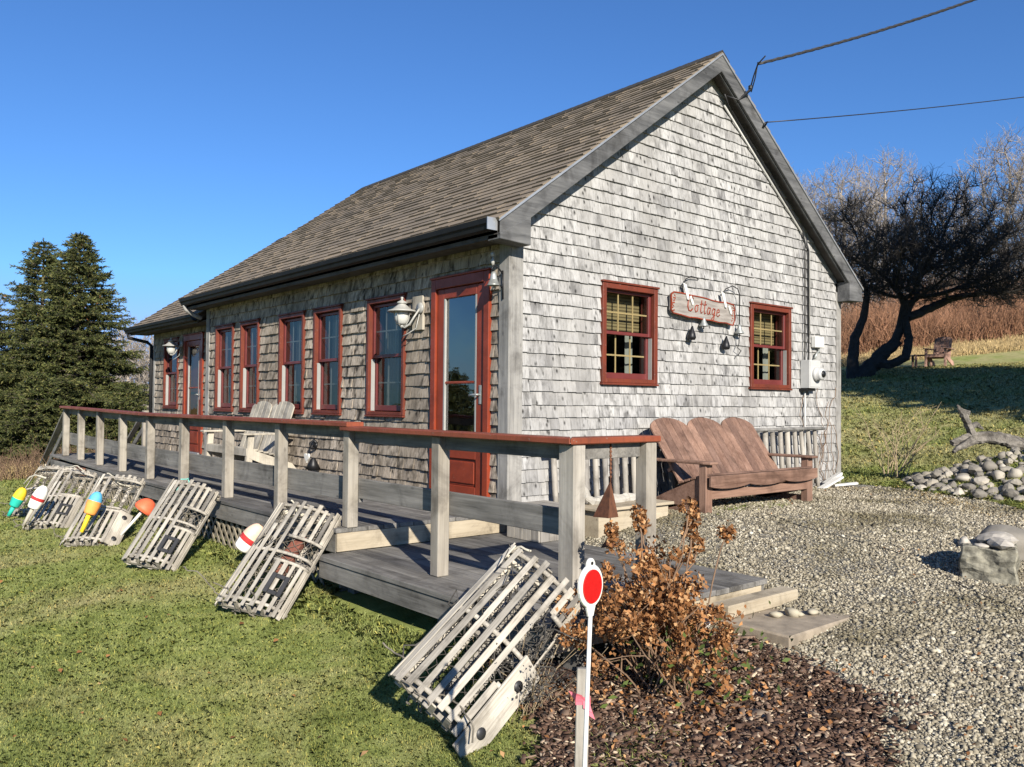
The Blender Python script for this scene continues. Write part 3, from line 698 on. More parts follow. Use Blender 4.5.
mb = MB(); boards(mb, -10.0, .035, YF, -.03, ZU, slope=True); boards(mb, -11.0, -7.55, -.03+.003, FY-.035, ZU+.03); mb.build('deck_board', 'dark_deck_x', deck, .003)
mb = MB(); boards(mb, .032, 2.63, -1.9, .08, ZL_); mb.build('deck_board', 'dark_deck_x', deck, .003)
mb = MB(); mb.box(-9.98, .0, YF+.015, YF+.05, ZU-.19, ZU-.036); mb.build('rim_joist', 'dark_deck_x', deck, .003)
mb = MB(); mb.box(-9.98, -9.945, YF+.052, -.05, ZU-.19, ZU-.036); mb.build('rim_joist', 'dark_deck_y', deck, .003)
mb = MB(); mb.box(.0, .03, YF+.015, -.04, ZL_+.002, ZU-.036); mb.build('riser', 'new_board_y', deck, .003, label='pale newer riser board between the two deck levels')
mb = MB(); mb.box(.05, 2.61, -1.885, -1.85, ZL_-.165, ZL_-.036); mb.build('rim_joist', 'dark_deck_x', deck, .003); mb = MB(); mb.box(.05, 2.61, .03, .065, ZL_-.1, ZL_-.036); mb.build('rim_joist', 'dark_deck_x', deck, .003)
mb = MB(); mb.box(2.58, 2.612, -1.849, .029, ZL_-.15, ZL_-.036); mb.build('rim_joist', 'new_board_y', deck, .003)
for x in (.1, 1.3, 2.5):
    for y in (-1.60, .0):
        mb = MB(); mb.box(x-.05, x+.05, y-.04, y+.04, Hz(x, y)-.1, ZL_-.17 if y < -1 else ZL_-.037); mb.build('footing_post', 'dark_deck_z', deck)
mb = MB()
for k in range(8): mb.box(-9.3+k*1.25, -9.26+k*1.25, YF+.06, -.1, ZU-.2, ZU-.037)
mb.build('joist', 'dark_deck_y', deck)
# lattice skirt
mb = MB(); p_ = .135; x = -10.4
while x < 0.6:
    for sg in (1, -1):
        h = .40; zt = ZU-.192; zb_ = zt-h; xa, xb = x, x+sg*h
        if -9.97 < min(xa, xb) and max(xa, xb) < -.02:
            y = YF+.055+(.0 if sg > 0 else .009)
            mb.obox(((xa+xb)/2, y, (zt+zb_)/2-.01), ((sg, 0, -1), (0, 1, 0), (sg, 0, 1)), (h*.707+.01, .004, .016))
    x += p_
mb.build('lattice', 'lattice_wood', deck)
mb = MB(); mb.box(-.03, -.005, YF+.07, -.6, -.62, ZU-.23); mb.build('skirt_board', 'dark_deck_y', deck)
# posts
PX = [0.0, -1.26, -2.5, -3.8, -5.03, -6.23, -7.39, -8.5, -9.5]
for x in PX:
    e = rise(x); mb = MB(); mb.box(x-.046, x+.046, -1.646, -1.554, ZU+.001+e, .682+e); mb.build('post', 'post_wood', deck, .006)
for x, y, hw in ((1.21, -1.6, .046), (2.47, -1.6, .062), (2.49, -1.0, .046)):
    mb = MB(); mb.box(x-hw, x+hw, y-.046, y+.046, ZL_+.001, .652); mb.build('post', 'post_wood' if hw < .05 else 'grey_wood_z', deck, .006)
# rails
def rail_poly(name, P, wd, th, mat, bev=.006):
    mb = MB()
    for a, b_ in zip(P[:-1], P[1:]): mb.beam(a, b_, wd, th)
    return mb.build(name, mat, deck, bev)
rail_poly('top_rail', [(-9.56, -1.62, .703+rise(-9.56)), (-5.2, -1.62, .703)], .15, .038, 'rail_paint')
rail_poly('top_rail', [(-5.197, -1.62, .703), (.10, -1.62, .703)], .15, .038, 'rail_paint')
mb = MB()
mb.prism([(-.03, -1.69, .654), (2.545, -1.69, .654), (2.40, -1.545, .654), (-.03, -1.545, .654)], (0, 0, .037))
mb.prism([(2.549, -1.69, .654), (2.549, -.93, .654), (2.404, -.93, .654), (2.404, -1.545, .654)], (0, 0, .037))
mb.build('top_rail', 'rail_paint', deck, .006)
rail_poly('under_rail', [(-9.5, -1.57, .635+rise(-9.5)), (-5.2, -1.57, .635)], .035, .088, 'dark_deck_x', .003)
rail_poly('under_rail', [(-5.197, -1.57, .635), (.0, -1.57, .635)], .035, .088, 'dark_deck_x', .003)
mb = MB(); mb.box(.05, 1.16, -1.60, -1.565, .565, .653); mb.box(1.26, 2.40, -1.60, -1.565, .565, .653); mb.box(2.45, 2.485, -1.55, -1.05, .565, .653); mb.build('under_rail', 'dark_deck_x', deck, .003)
rail_poly('kick_board', [(-9.5, -1.534, .185+rise(-9.5)), (-5.2, -1.534, .185)], .035, .185, 'dark_deck_x', .003)
rail_poly('kick_board', [(-5.197, -1.534, .185), (.05, -1.534, .185)], .035, .185, 'dark_deck_x', .003)
mb = MB(); mb.box(.052, 2.41, -1.552, -1.517, .125, .278); mb.build('kick_board', 'dark_deck_x', deck, .003)
# far steps and sloping handrails
mb = MB()
for k in range(3): mb.box(-10.3-.28*k, -10.03-.28*k, -1.6, -.4, -.24-.14*k, -.205-.14*k)
mb.build('step', 'dark_deck_y', deck, .003)
for y in (-1.6, -.35):
    mb = MB(); mb.box(-11.26, -11.17, y-.045, y+.045, -1.0, -.30); mb.build('post', 'post_wood', deck, .005)
    mb = MB(); mb.beam((-9.56, y, .66), (-11.25, y, -.28), .09, .035); mb.beam((-9.56, y, .40), (-11.2, y, -.5), .035, .09); mb.build('handrail', 'dark_deck_x', deck, .003)
mb = MB(); mb.box(-9.55, -9.46, -.395, -.305, ZU+.04, .70); mb.build('post', 'post_wood', deck, .005)

# stepping slab, grey box, trough and skirting at the gable
o = MB(); o.box(2.68, 3.22, -.62, .16, -.50, -.415); st = o.build('step_plank', ['slab'], None, .01); tag(st, 'pair of sandy timber planks forming a ground step beside the lower deck', 'step')
o = MB(); o.box(2.67, 2.80, -.60, .17, -.413, -.33); st = o.build('timber_kerb', ['new_board_y'], None, .008); tag(st, 'pale squared timber lying along the end of the lower deck', 'timber')
bx = thing('wooden_box', (.44, .02, ZL_), 'small grey lidded wooden box on lower deck by the house corner', 'box')
mb = MB()
for k in range(4):
    mb.box(.235+k*.1035, .335+k*.1035, -.2, -.18, ZL_+.002, -.025)
for k in range(4): mb.box(.632, .652, -.178+k*.105, -.077+k*.105, ZL_+.002, -.025)
mb.box(.235, .255, -.178, .24, ZL_+.002, -.025); mb.box(.256, .631, .22, .24, ZL_+.002, -.025)
mb.build('side', 'grey_wood_z', bx, .003)
mb = MB(); mb.box(.21, .68, -.225, .03, -.022, .004); mb.box(.21, .68, .034, .265, -.022, .004); mb.build('lid', 'grey_wood_x', bx, .004)
tr = thing('wooden_trough', (.52, .85, -.3), 'low pale wooden planter box beneath the slatted panel beside the brown bench', 'planter')
mb = MB(); mb.box(.30, .74, .42, 1.36, -.36, -.06); mb.build('side', 'new_board_y', tr, .005)
mb = MB(); mb.box(.26, .78, .38, 1.40, -.058, -.03); mb.build('lid', 'new_board_y', tr, .005)
rb = MB(); rr_ = random.Random(8)
pts = [(.5, .48, .05), (.50, .58, .0), (.47, .72, -.012), (.5, .9, -.008), (.46, 1.1, -.012), (.5, 1.3, .0)]
gnarl(rb, pts, [.02, .04, .05, .045, .045, .015], 91, 10, 5, .3); gnarl(rb, [(.49, .56, .0), (.47, .5, .12), (.45, .49, .2)], [.035, .028, .012], 92, 8, 4, .3)
tag(rb.build('driftwood', 'bleached'), 'bleached white driftwood branch lying on the low planter', 'driftwood')
def picket(y0, y1, zt, zb, n, label, seed):
    t = thing('picket_panel', (.12, (y0+y1)/2, zb), label, 'picket panel', 'slatted panels at the foot of the gable')
    rn = random.Random(seed); mb = MB()
    for k in range(n):
        y = y0+(y1-y0)*(k+.5)/n; r = rn.uniform(.028, .036); dx = rn.uniform(-.008, .008)
        mb.tube([(.13+dx, y+rn.uniform(-.01, .01), zb), (.105+dx, y+rn.uniform(-.008, .008), (zb+zt)/2), (.08, y+rn.uniform(-.01, .01), zt+rn.uniform(-.03, .0))], [r, r, r*.92], 7, 0, True, True)
    mb.build('slat', 'corner_wood' if 0 else 'grey_wood_z', t)
    mb = MB(); mb.tube([(.125, y0-.06, zt+.0), (.125, y1+.05, zt+.008)], .022, 8); mb.build('rail', 'corner_wood', t)
    mb = MB(); mb.box(.05, .075, y0, y1, zb+.1, zb+.15); mb.build('rail', 'grey_wood_y', t)
picket(.42, 1.95, .425, -.26, 11, 'slatted stick panel against the gable wall left of the brown bench', 1)
picket(2.1, 5.2, .585, -.22, 19, 'slatted stick panel against the gable wall behind and right of the brown bench', 2)

# ================================================================== THINGS ON THE WALLS
def lantern(x, y, z, label):
    t = thing('wall_lantern', (x, y, z), label, 'wall lamp', 'lanterns beside the doors')
    c = (x, y-.17, z)
    mb = MB(); mb.lathe([(0, .02), (.055, .02), (.06, .0), (.055, -.0), (.0, 0)], (x+.13, y-.025, z+.04), (0, -1, 0), 14)
    mb.build('wall_plate', 'lamp_paint', t)
    mb = MB(); mb.lathe([(.0, .155), (.012, .152), (.016, .14), (.008, .128), (.02, .115), (.05, .10), (.054, .085), (.04, .083), (.04, .075), (.10, .025), (.145, .012), (.15, .0), (.143, -.004), (.06, .012), (.0, .015)], c, n=20); mb.build('shade', 'lamp_paint', t)
    mb = MB(); mb.lathe([(.07, .004), (.075, -.03), (.072, -.08), (.055, -.12), (.03, -.135), (0, -.136)], c, n=18); mb.build('lamp_glass', 'frost_glass', t)
    mb = MB()
    for k in range(4):
        a = k*math.pi/2+.5; mb.tube([(c[0]+math.cos(a)*r_, c[1]+math.sin(a)*r_, z+h_) for r_, h_ in ((.082, .01), (.086, -.04), (.08, -.09), (.05, -.14), (0, -.15))], .005, 5)
    mb.lathe([(.018, -.138), (.022, -.15), (.012, -.165), (0, -.17)], c, n=10); mb.build('cage', 'lamp_paint', t)
    mb = MB(); mb.tube([(x+.13, y-.04, z+.03), (x+.12, y-.10, z-.06), (x+.09, y-.13, z-.13), (x+.04, y-.155, z-.165), (x, y-.17, z-.155)], .011, 8); mb.tube([(x+.12, y-.03, z-.01), (x+.1, y-.06, z-.17), (x+.02, y-.10, z-.22), (x-.04, y-.13, z-.25)], .006, 6); mb.build('bracket', 'lamp_paint', t)
lantern(-1.49, -.028, 1.815, 'white wall lantern with frosted glass beside the near red door')
lantern(-9.62, FY-.028, 1.86, 'white wall lantern with frosted glass beside the far red door')
mb = MB(); mb.box(-1.53, -1.34, -.045, -.012, 1.63, 1.985); tag(mb.build('lamp_board', 'seat_wood', None, .004), 'pale wooden mounting board behind the near wall lantern', 'board')
# hanging bell at the corner
t = thing('door_bell', (-.07, -.12, 2.0), 'dark metal dinner bell on an ornate wall bracket by the near door', 'bell')
mb = MB(); mb.lathe([(.0, .10), (.018, .095), (.028, .07), (.036, .02), (.05, -.015), (.062, -.03), (.058, -.03), (.03, .04), (0, .06)], (-.07, -.13, 1.975), n=18); mb.build('bell', 'bell_metal', t)
mb = MB(); mb.tube([(-.07, -.13, 2.0), (-.07, -.13, 1.93)], .005, 6); mb.lathe([(0, .014), (.012, .006), (.012, -.006), (0, -.014)], (-.07, -.13, 1.925), n=8); mb.build('clapper', 'bell_metal', t)
mb = MB(); mb.tube([(-.05, -.04, 2.09), (-.05, -.035, 1.83)], .008, 6); mb.tube([(-.05, -.04, 2.06), (-.06, -.08, 2.11), (-.07, -.13, 2.13), (-.075, -.15, 2.10), (-.07, -.13, 2.075)], .007, 6)
mb.tube([(-.05, -.04, 1.93), (-.055, -.08, 1.96), (-.06, -.09, 2.02), (-.055, -.06, 2.05)], .006, 6); mb.build('bracket', 'black_metal', t)
mb = MB(); mb.tube([(-.09, -.12, 2.13), (-.093, -.125, 2.17), (-.09, -.12, 2.21)], [.012, .02, .008], 7); mb.lathe([(0, .03), (.018, .015), (.018, -.01), (0, -.02)], (-.09, -.13, 2.23), n=8); mb.build('bird_finial', 'lamp_paint', t)
# ornament with a heart
t = thing('wall_ornament', (-3.6, -.05, .2), 'small black wall ornament with a white heart low on the shingles', 'ornament')
mb = MB(); mb.tube([(-3.70, -.02, .30), (-3.72, -.08, .31), (-3.72, -.09, .36), (-3.70, -.05, .40), (-3.66, -.03, .36)], .018, 7); mb.lathe([(.045, 0), (.05, .01), (.03, .03), (0, .035)], (-3.7, -.02, .34), (0, -1, 0), 12); mb.build('hook', 'black_metal', t)
mb = MB(); mb.lathe([(.0, .14), (.03, .12), (.06, .06), (.09, 0), (.0, 0)], (-3.62, -.10, .06), (.25, -.1, 1), 14); mb.build('body', 'black_metal', t)
hp = [(math.sin(a)**3*.062, (13*math.cos(a)-5*math.cos(2*a)-2*math.cos(3*a)-math.cos(4*a))/16*.062) for a in np.linspace(0, 2*math.pi, 24, endpoint=False)]
mb = MB(); mb.prism([(-3.60+p[0], -.20, .20+p[1]) for p in hp], (0, .02, 0)); mb.build('heart', 'white_paint', t)

# ---- sign
sg = thing('cottage_sign', (.05, 2.77, 1.97), 'rough grey plank sign with red lettering reading Cottage between the gable windows', 'sign')
rs = random.Random(3)
sx = lambda s_: 2.2+s_*1.15; slope = lambda y: -.055*(y-2.2)/1.15
top = [(sx(s_), 2.105+slope(sx(s_))+rs.uniform(-.008, .008)) for s_ in np.linspace(.04, .98, 9)]
bot = [(sx(s_), 1.865+slope(sx(s_))+rs.uniform(-.010, .010)) for s_ in np.linspace(.97, .03, 9)]
outl = top+[(sx(1.0), 2.0), (sx(1.0), 1.87)]+bot+[(sx(.0), 1.90), (sx(.005), 1.98), (sx(.0), 2.07)]
mb = MB(); mb.prism([(.045, y, z) for y, z in outl], (.035, 0, 0)); mb.build('board', 'sign_board', sg, .006)
mb = MB()
for i in range(len(outl)):
    a, b_ = outl[i], outl[(i+1) % len(outl)]; mb.beam((.0805, a[0], a[1]), (.0805, b_[0], b_[1]), .012, .016, (1, 0, 0))
for k in range(7):
    y = 2.215+rs.uniform(0, .05); z = 1.9+k*.027; mb.obox((.081, y, z), ((1,0,0), (0,1,rs.uniform(-.6,.6)), (0,-.3,1)), (.002, rs.uniform(.012, .022), .007))
for k in range(6):
    y = 3.31+rs.uniform(-.02, .02); z = 1.86+k*.03; mb.obox((.081, y, z), ((1,0,0), (0,1,rs.uniform(-.6,.6)), (0,-.3,1)), (.002, rs.uniform(.008, .018), .006))
mb.build('red_edge', 'red_paint', sg)
L_ = {   # hand lettering: strokes in (x, z), x-height 1
 'C': [[(1.05,1.65),(.8,1.95),(.35,1.9),(.05,1.3),(.05,.6),(.35,.08),(.8,.02),(1.1,.35)], [(.35,1.9),(.15,2.05),(-.1,1.9),(-.05,1.6),(.15,1.5)]],
 'o': [[(.4,1),(.1,.8),(.05,.35),(.3,.02),(.6,.2),(.65,.7),(.4,1),(.75,.95)]],
 't': [[(.35,1.75),(.3,.3),(.45,.0),(.7,.15)], [(.02,1.2),(.7,1.3)]],
 'a': [[(.6,.9),(.3,1),(.05,.6),(.1,.1),(.4,.05),(.6,.5),(.65,1.),(.62,.2),(.8,.03)]],
 'g': [[(.6,.9),(.3,1),(.05,.6),(.1,.15),(.4,.1),(.6,.5),(.65,1.),(.6,-.4),(.3,-.75),(.05,-.5),(.4,-.15),(.8,.1)]],
 'e': [[(.08,.5),(.6,.62),(.55,.95),(.3,1.),(.05,.6),(.15,.1),(.45,.0),(.8,.3)]]}
mb = MB(); cx_ = 2.47; sc = .083
for ch, adv in zip('Cottage', (1.45, .9, .72, .85, .98, .95, .95)):
    for st in L_[ch]:
        P = [(.0815, cx_+(p[0]+.16*p[1])*sc, 1.925+slope(cx_)+p[1]*sc) for p in st]
        mb.tube(P, .0085 if ch == 'C' else .0068, 6)
    cx_ += adv*sc*1.08
mb.build('lettering', 'red_paint', sg)
for y, z, dy in ((2.44, 2.17, .0), (3.13, 2.13, .02)):
    mb = MB(); mb.prism([(.06, y-.028, 2.215-.03*(y > 3)), (.06, y+.03, 2.20-.03*(y > 3)), (.085, y+.05, 2.03-.03*(y > 3)), (.085, y+.02, 2.03-.03*(y > 3))], (.02, 0, 0)); mb.build('hanger', 'white_paint', sg, .004)
    mb = MB(); mb.obox((.09, y+.10 if y < 3 else y+.12, 2.03-.05*(y > 3)), ((1,0,0), (0,.5,-.9), (0,.9,.5)), (.006, .05, .016)); mb.build('ribbon', 'white_paint', sg)
mb = MB(); mb.tube([(.07, 2.40, 2.10), (.07, 2.415, 2.2), (.07, 2.47, 2.265), (.065, 2.56, 2.30), (.05, 2.66, 2.30), (.02, 2.75, 2.29)], .006, 6)
mb.tube([(.07, 3.11, 2.14), (.08, 3.18, 2.22), (.09, 3.30, 2.265), (.09, 3.40, 2.24), (.085, 3.445, 2.18), (.08, 3.45, 1.82)], .006, 6); mb.build('wire_hook', 'black_metal', sg)
def bell(y, z, r_, mat, label, chain=.0, long=False):
    t = thing('small_bell', (.08, y, z), label, 'bell', 'small bells under the sign')
    mb = MB()
    if long: mb.lathe([(0, .10), (.008, .095), (.02, .06), (.04, .015), (.052, -.03), (.042, -.055), (0, -.06)], (.08, y, z), (0, .12, 1), 14)
    else: mb.lathe([(0, .075), (.014, .07), (.022, .04), (.032, .01), (.052, -.022), (.056, -.035), (.05, -.035), (.02, .01), (0, .03)], (.08, y, z), n=16)
    mb.build('body', mat, t)
    mb = MB(); mb.tube([(.08, y, z+.07), (.08, y, z+.07+chain)], .003, 5); mb.tube([(.08, y, z-.02), (.08, y, z-.065)], .006, 6); mb.build('cord', 'black_metal', t)
bell(2.555, 1.655, 1, 'black_metal', 'black teardrop bell hanging under the left half of the sign', .13, True)
bell(3.185, 1.58, 1, 'black_metal', 'black teardrop bell hanging under the right half of the sign', .15, True)
bell(2.77, 1.795, 1, 'bell_metal', 'dull grey bell hanging from the lower edge of the sign', .005)
bell(3.45, 1.755, 1, 'bell_metal', 'pale grey bell on a curved wire hook right of the sign', .02)
mb = MB(); mb.tube([(.08, 3.45, 1.69), (.08, 3.44, 1.6), (.09, 3.40, 1.55), (.09, 3.47, 1.52), (.08, 3.42, 1.46)], .006, 5); tag(mb.build('chime_charm', 'black_metal'), 'little twisted wire charm dangling below the pale grey bell', 'charm')
# ---- meter
mt = thing('electric_meter', (.07, 5.0, 1.27), 'pale grey electric meter box with round glass dial on gable wall', 'electric meter')
mb = MB(); mb.box(.022, .15, 4.87, 5.14, 1.11, 1.47); mb.box(.1505, .156, 4.885, 5.125, 1.125, 1.455); mb.build('box', 'meter_grey', mt, .008)
mb = MB(); mb.lathe([(.085, 0), (.09, .01), (.09, .035), (.078, .04), (.078, .08), (.068, .10), (0, .105)], (.156, 5.01, 1.29), (1, 0, 0), 20); mb.build('dial', 'meter_grey', mt)
mb = MB(); mb.lathe([(.045, 0), (.04, .012), (0, .016)], (.261, 5.01, 1.29), (1, 0, 0), 14); mb.build('dial_glass', 'black_metal', mt)
mb = MB(); mb.box(.022, .12, 4.85, 5.06, 1.075, 1.108); mb.build('base', 'black_metal', mt)
mb = MB(); mb.tube([(.05, 4.93, 1.47), (.05, 4.93, 3.0), (.05, 4.86, 3.16), (.05, 4.0, 3.82), (.06, 3.25, 4.38), (.10, 3.12, 4.46)], .009, 8); mb.tube([(.045, 5.03, 1.47), (.045, 5.03, 2.9), (.045, 4.95, 3.06)], .010, 8); mb.build('conduit', 'cable', mt)
mb = MB(); mb.tube([(.035, 5.06, 1.8), (.035, 5.06, 2.9), (.035, 4.9, 3.1), (.035, 3.2, 4.37)], .013, 8); mb.build('conduit', 'lamp_paint', mt)
jb = thing('junction_box', (.05, 5.29, 1.72), 'small white junction box above the electric meter on gable wall', 'junction box')
mb = MB(); mb.box(.02, .09, 5.13, 5.34, 1.645, 1.79); mb.build('box', 'white_paint', jb, .008)
mb = MB(); mb.tube([(.05, 5.27, 1.645), (.055, 5.265, 1.6), (.06, 5.2, 1.57), (.06, 5.15, 1.5)], .016, 7); mb.build('conduit', 'bell_metal', jb)
mb = MB(); mb.tube([(.05, 4.93, 1.07), (.05, 4.93, .6), (.045, 4.95, .0), (.05, 4.93, -.2)], .012, 7); tag(mb.build('ground_conduit', 'meter_grey'), 'thin grey conduit running down from the meter to the ground', 'conduit')
# ---- service wires
hd = thing('service_bracket', (.25, 3.33, 4.56), 'dark cable bracket with insulator on the gable rake near the peak', 'bracket')
mb = MB(); mb.beam((.21, 3.30, 4.44), (.30, 3.36, 4.53), .04, .02); mb.lathe([(.02, 0), (.028, .01), (.02, .02), (.028, .03), (.02, .045), (0, .05)], (.29, 3.35, 4.52), n=10); mb.build('insulator', 'black_metal', hd)
mb = MB(); mb.tube([(.29, 3.35, 4.54), (.34, 3.34, 4.66), (.42, 3.3, 4.76), (.55, 3.25, 4.80)], .008, 6); mb.tube([(.28, 3.38, 4.5), (.32, 3.40, 4.66), (.4, 3.32, 4.75)], .007, 6); mb.tube([(.26, 3.36, 4.50), (.2, 3.25, 4.40), (.12, 3.13, 4.44)], .008, 6); mb.build('drip_loop', 'cable', hd)
def wire(name, a, b_, sag, r_, label, twist=0):
    a = Vector(a); b_ = Vector(b_); mb = MB()
    for ph in ((0,) if not twist else (0, 2.1, 4.2)):
        P = []
        for k in range(int(90 if twist else 24)):
            s_ = k/(89 if twist else 23); p = a.lerp(b_, s_); p.z -= sag*4*s_*(1-s_)
            if twist: p += Vector((0, math.cos(s_*130+ph), math.sin(s_*130+ph)))*.011
            P.append(p)
        mb.tube(P, r_, 5)
    tag(mb.build(name, 'cable'), label, 'wire')
def Rp(px, py, d):
    v = fw+rr*((px-512)/830.306)-uu*((py-383.5)/830.306); return Vector(CAM)+v*d
pw = Rp(973, 0, 10.5); a_ = Vector((.42, 3.3, 4.765)); 
wire('service_cable', a_, a_+(pw+Vector((0, 0, .25*4*.385*.615))-a_)*2.6, .25, .010, 'thick twisted black power cable sweeping up from the gable peak', 1)
pw2 = Rp(1024, 97, 12.5); a2_ = Vector((.24, 3.775, 4.25)); wire('phone_wire', a2_, a2_+(pw2+Vector((0, 0, .12*4*.417*.583))-a2_)*2.4, .12, .007, 'thin dark telephone wire leaving the right slope of the gable')
mb = MB(); mb.tube([(.21, 3.72, 4.18), (.235, 3.74, 4.24), (.24, 3.78, 4.26), (.225, 3.74, 4.19)], .008, 6); tag(mb.build('wire_hook', 'black_metal'), 'small dark hook holding the telephone wire on the rake board', 'hook')

# ================================================================== BENCHES
def slat_back(mb, y0, y1, n, zt, arch, base, lean, along='y', th=.022, hz=0):
    pass
def bench3():
    t = thing('wooden_bench', (.7, 2.5, -.155), 'long brown three seat adirondack bench with scalloped rounded backs by the gable', 'bench')
    G = -.165; y0, y1 = 1.62, 3.40
    f = lambda s_, q: (.80-.56*s_, q)
    # three arched backs, each of vertical boards, leaning towards the wall
    A = Vector((.66, 0, .10)); B_ = Vector((.215, 0, .735)); d = (B_-A); ln = d.length; d.normalize(); nrm = Vector((d.z, 0, -d.x))
    wd = (y1-y0)/3
    for k in range(3):
        mb = MB(); yc = y0+wd*(k+.5); nb = 5
        for j in range(nb):
            ya, yb = yc-wd/2+wd*j/nb+.004, yc-wd/2+wd*(j+1)/nb-.004
            hf = lambda y: ln*(.80+.20*math.sqrt(max(0, 1-((y-yc)/(wd/2*1.04))**2)))
            pts = [(A+d*(-.02)).to_tuple()]
            poly = [A+Vector((0, ya, 0)), A+Vector((0, yb, 0))]+[A+d*hf(yb+(ya-yb)*q/4)+Vector((0, yb+(ya-yb)*q/4, 0)) for q in range(5)]
            mb.prism(poly, nrm*.024)
        mb.build('backrest', 'bench_wood', t, .004)
    mb = MB(); mb.beam(A+d*.25*ln-nrm*.022+Vector((0, y0+.02, 0)), A+d*.25*ln-nrm*.022+Vector((0, y1-.02, 0)), .07, .035, d); mb.beam(A+d*.68*ln-nrm*.022+Vector((0, y0+.02, 0)), A+d*.68*ln-nrm*.022+Vector((0, y1-.02, 0)), .07, .035, d); mb.build('back_rail', 'bench_wood_y', t, .003)
    mb = MB()
    for k in range(5):                                                           # seat slats, front one curved down
        x = .70+.072*k; z = .135+.022*k if k < 4 else .215
        mb.beam((x, y0-.03, z), (x, y1+.03, z), .066, .022, (-.3, 0, 1))
    sc_ = []                                                                     # scalloped apron
    n = 36
    for q in range(n+1):
        y = y0-.05+(y1-y0+.1)*q/n; sc_.append((1.06, y, .125-.028*abs(math.sin(math.pi*3*q/n))**.7+.025))
    mb.prism([(1.045, y0-.05, .215), (1.045, y1+.05, .215)]+[(1.045, p[1], p[2]-.035) for p in sc_[::-1]], (.026, 0, 0))
    mb.build('seat', 'bench_wood_y', t, .004)
    mb = MB(); mb.box(.985, 1.01, y0+.0, y1-.0, -.01, .075); mb.build('front_rail', 'bench_wood_y', t, .004)
    for y in (y0-.0, y1-.0):
        mb = MB(); mb.box(.90, 1.015, y-.045, y+.045, G, .318) if False else mb.box(.93, 1.012, y-.05+(.0 if y > 2 else 0), y+.05, G, .318); mb.build('leg', 'bench_wood', t, .005)
        mb = MB(); mb.prism([(.95, y-.02, .11), (.95, y-.02, -.02), (.42, y-.02, G), (.30, y-.02, G), (.30, y-.02, G+.09), (.55, y-.02, .04), (.93, y-.02, .2)], (0, .04, 0)); mb.build('side_frame', 'bench_wood_y', t, .004)
        mb = MB(); mb.beam((.34, y, G+.045), (.95, y, G+.05), .04, .07); mb.build('stretcher', 'bench_wood_y', t, .004)
        mb = MB(); s_ = -1 if y < 2 else 1
        mb.prism([(.30, y-.05, .32), (.30, y+.05, .32), (.9, y+.075, .32), (1.03, y+.085, .32), (1.075, y+.05, .32), (1.075, y-.06, .32), (1.0, y-.08, .32)], (0, 0, .026)); mb.build('arm', 'bench_wood_y', t, .006)
bench3()

def adirondack(t, mat, w_, cx, nback, sc=1.):
    """one seat facing -y, built about (cx, 0, 0)"""
    B = []
    A = Vector((0, -.12, .27)); B_ = Vector((0, .16, .98)); d = B_-A; ln = d.length; d.normalize(); nrm = Vector((0, d.z, -d.y))
    for k in range(nback):
        wd = w_/nback*.94; xc = cx-w_/2+w_/nback*(k+.5); mb = MB(); nb = 5
        for j in range(nb):
            xa, xb = xc-wd/2+wd*j/nb+.003, xc-wd/2+wd*(j+1)/nb-.003
            hf = lambda x: ln*(.86+.14*math.sqrt(max(0, 1-((x-xc)/(wd/2*1.03))**2)))
            mb.prism([A+Vector((xa, 0, 0)), A+Vector((xb, 0, 0))]+[A+d*hf(xb+(xa-xb)*q/3)+Vector((xb+(xa-xb)*q/3, 0, 0)) for q in range(4)], nrm*.022)
        mb.build('backrest', mat, t, .003)
    mb = MB()
    for k in range(6): mb.box(cx-w_/2, cx+w_/2, -.62+.085*k, -.545+.085*k, .37-.018*k, .392-.018*k)
    mb.box(cx-w_/2, cx+w_/2, -.645, -.622, .29, .385); mb.build('seat', mat, t, .003)
    for s_ in (-1, 1):
        x = cx+s_*w_/2
        mb = MB(); mb.prism([(x-.05, -.66, 0), (x-.05, -.57, 0), (x-.05, -.52, .55), (x-.05, -.62, .55)], (.06, 0, 0)); mb.build('leg', mat, t, .004)
        mb = MB(); mb.prism([(x-.02, -.6, .38), (x-.02, -.6, .26), (x-.02, .15, 0), (x-.02, .28, 0), (x-.02, .1, .18)], (.035, 0, 0)); mb.build('side_frame', mat, t, .004)
        mb = MB(); mb.box(x-.075, x+.065, -.72, .1, .551, .575); mb.build('arm', mat, t, .005)
t = thing('garden_settee', (0, 0, 0), 'pale weathered two seat adirondack settee on deck under the windows', 'settee')
adirondack(t, 'seat_wood', 1.36, 0, 2); t.location = (-4.93, -.16, ZU+.003); t.scale = (1, .82, 1.)
t = thing('adirondack_chair', (0, 0, 0), 'brown adirondack chair on the far sunlit lawn beyond the apple tree', 'chair')
adirondack(t, 'pink_wood', .56, 0, 1)
cx, cy = -5.55, 22.6; t.location = (cx, cy, Hz(cx, cy)-.02); t.rotation_euler = (0, 0, R(6))
t = thing('side_table', (0, 0, 0), 'small dark low table standing left of the far adirondack chair', 'table')
mb = MB(); mb.box(-.28, .28, -.22, .22, .40, .43); mb.build('table_top', 'bench_wood_y', t, .004)
for sx_ in (-1, 1):
    for sy_ in (-1, 1):
        mb = MB(); mb.box(sx_*.22-.03, sx_*.22+.03, sy_*.17-.03, sy_*.17+.03, 0, .399); mb.build('leg', 'bench_wood', t, .004)
cx, cy = -5.97, 22.1; t.location = (cx, cy, Hz(cx, cy)-.02); t.rotation_euler = (0, 0, R(40))

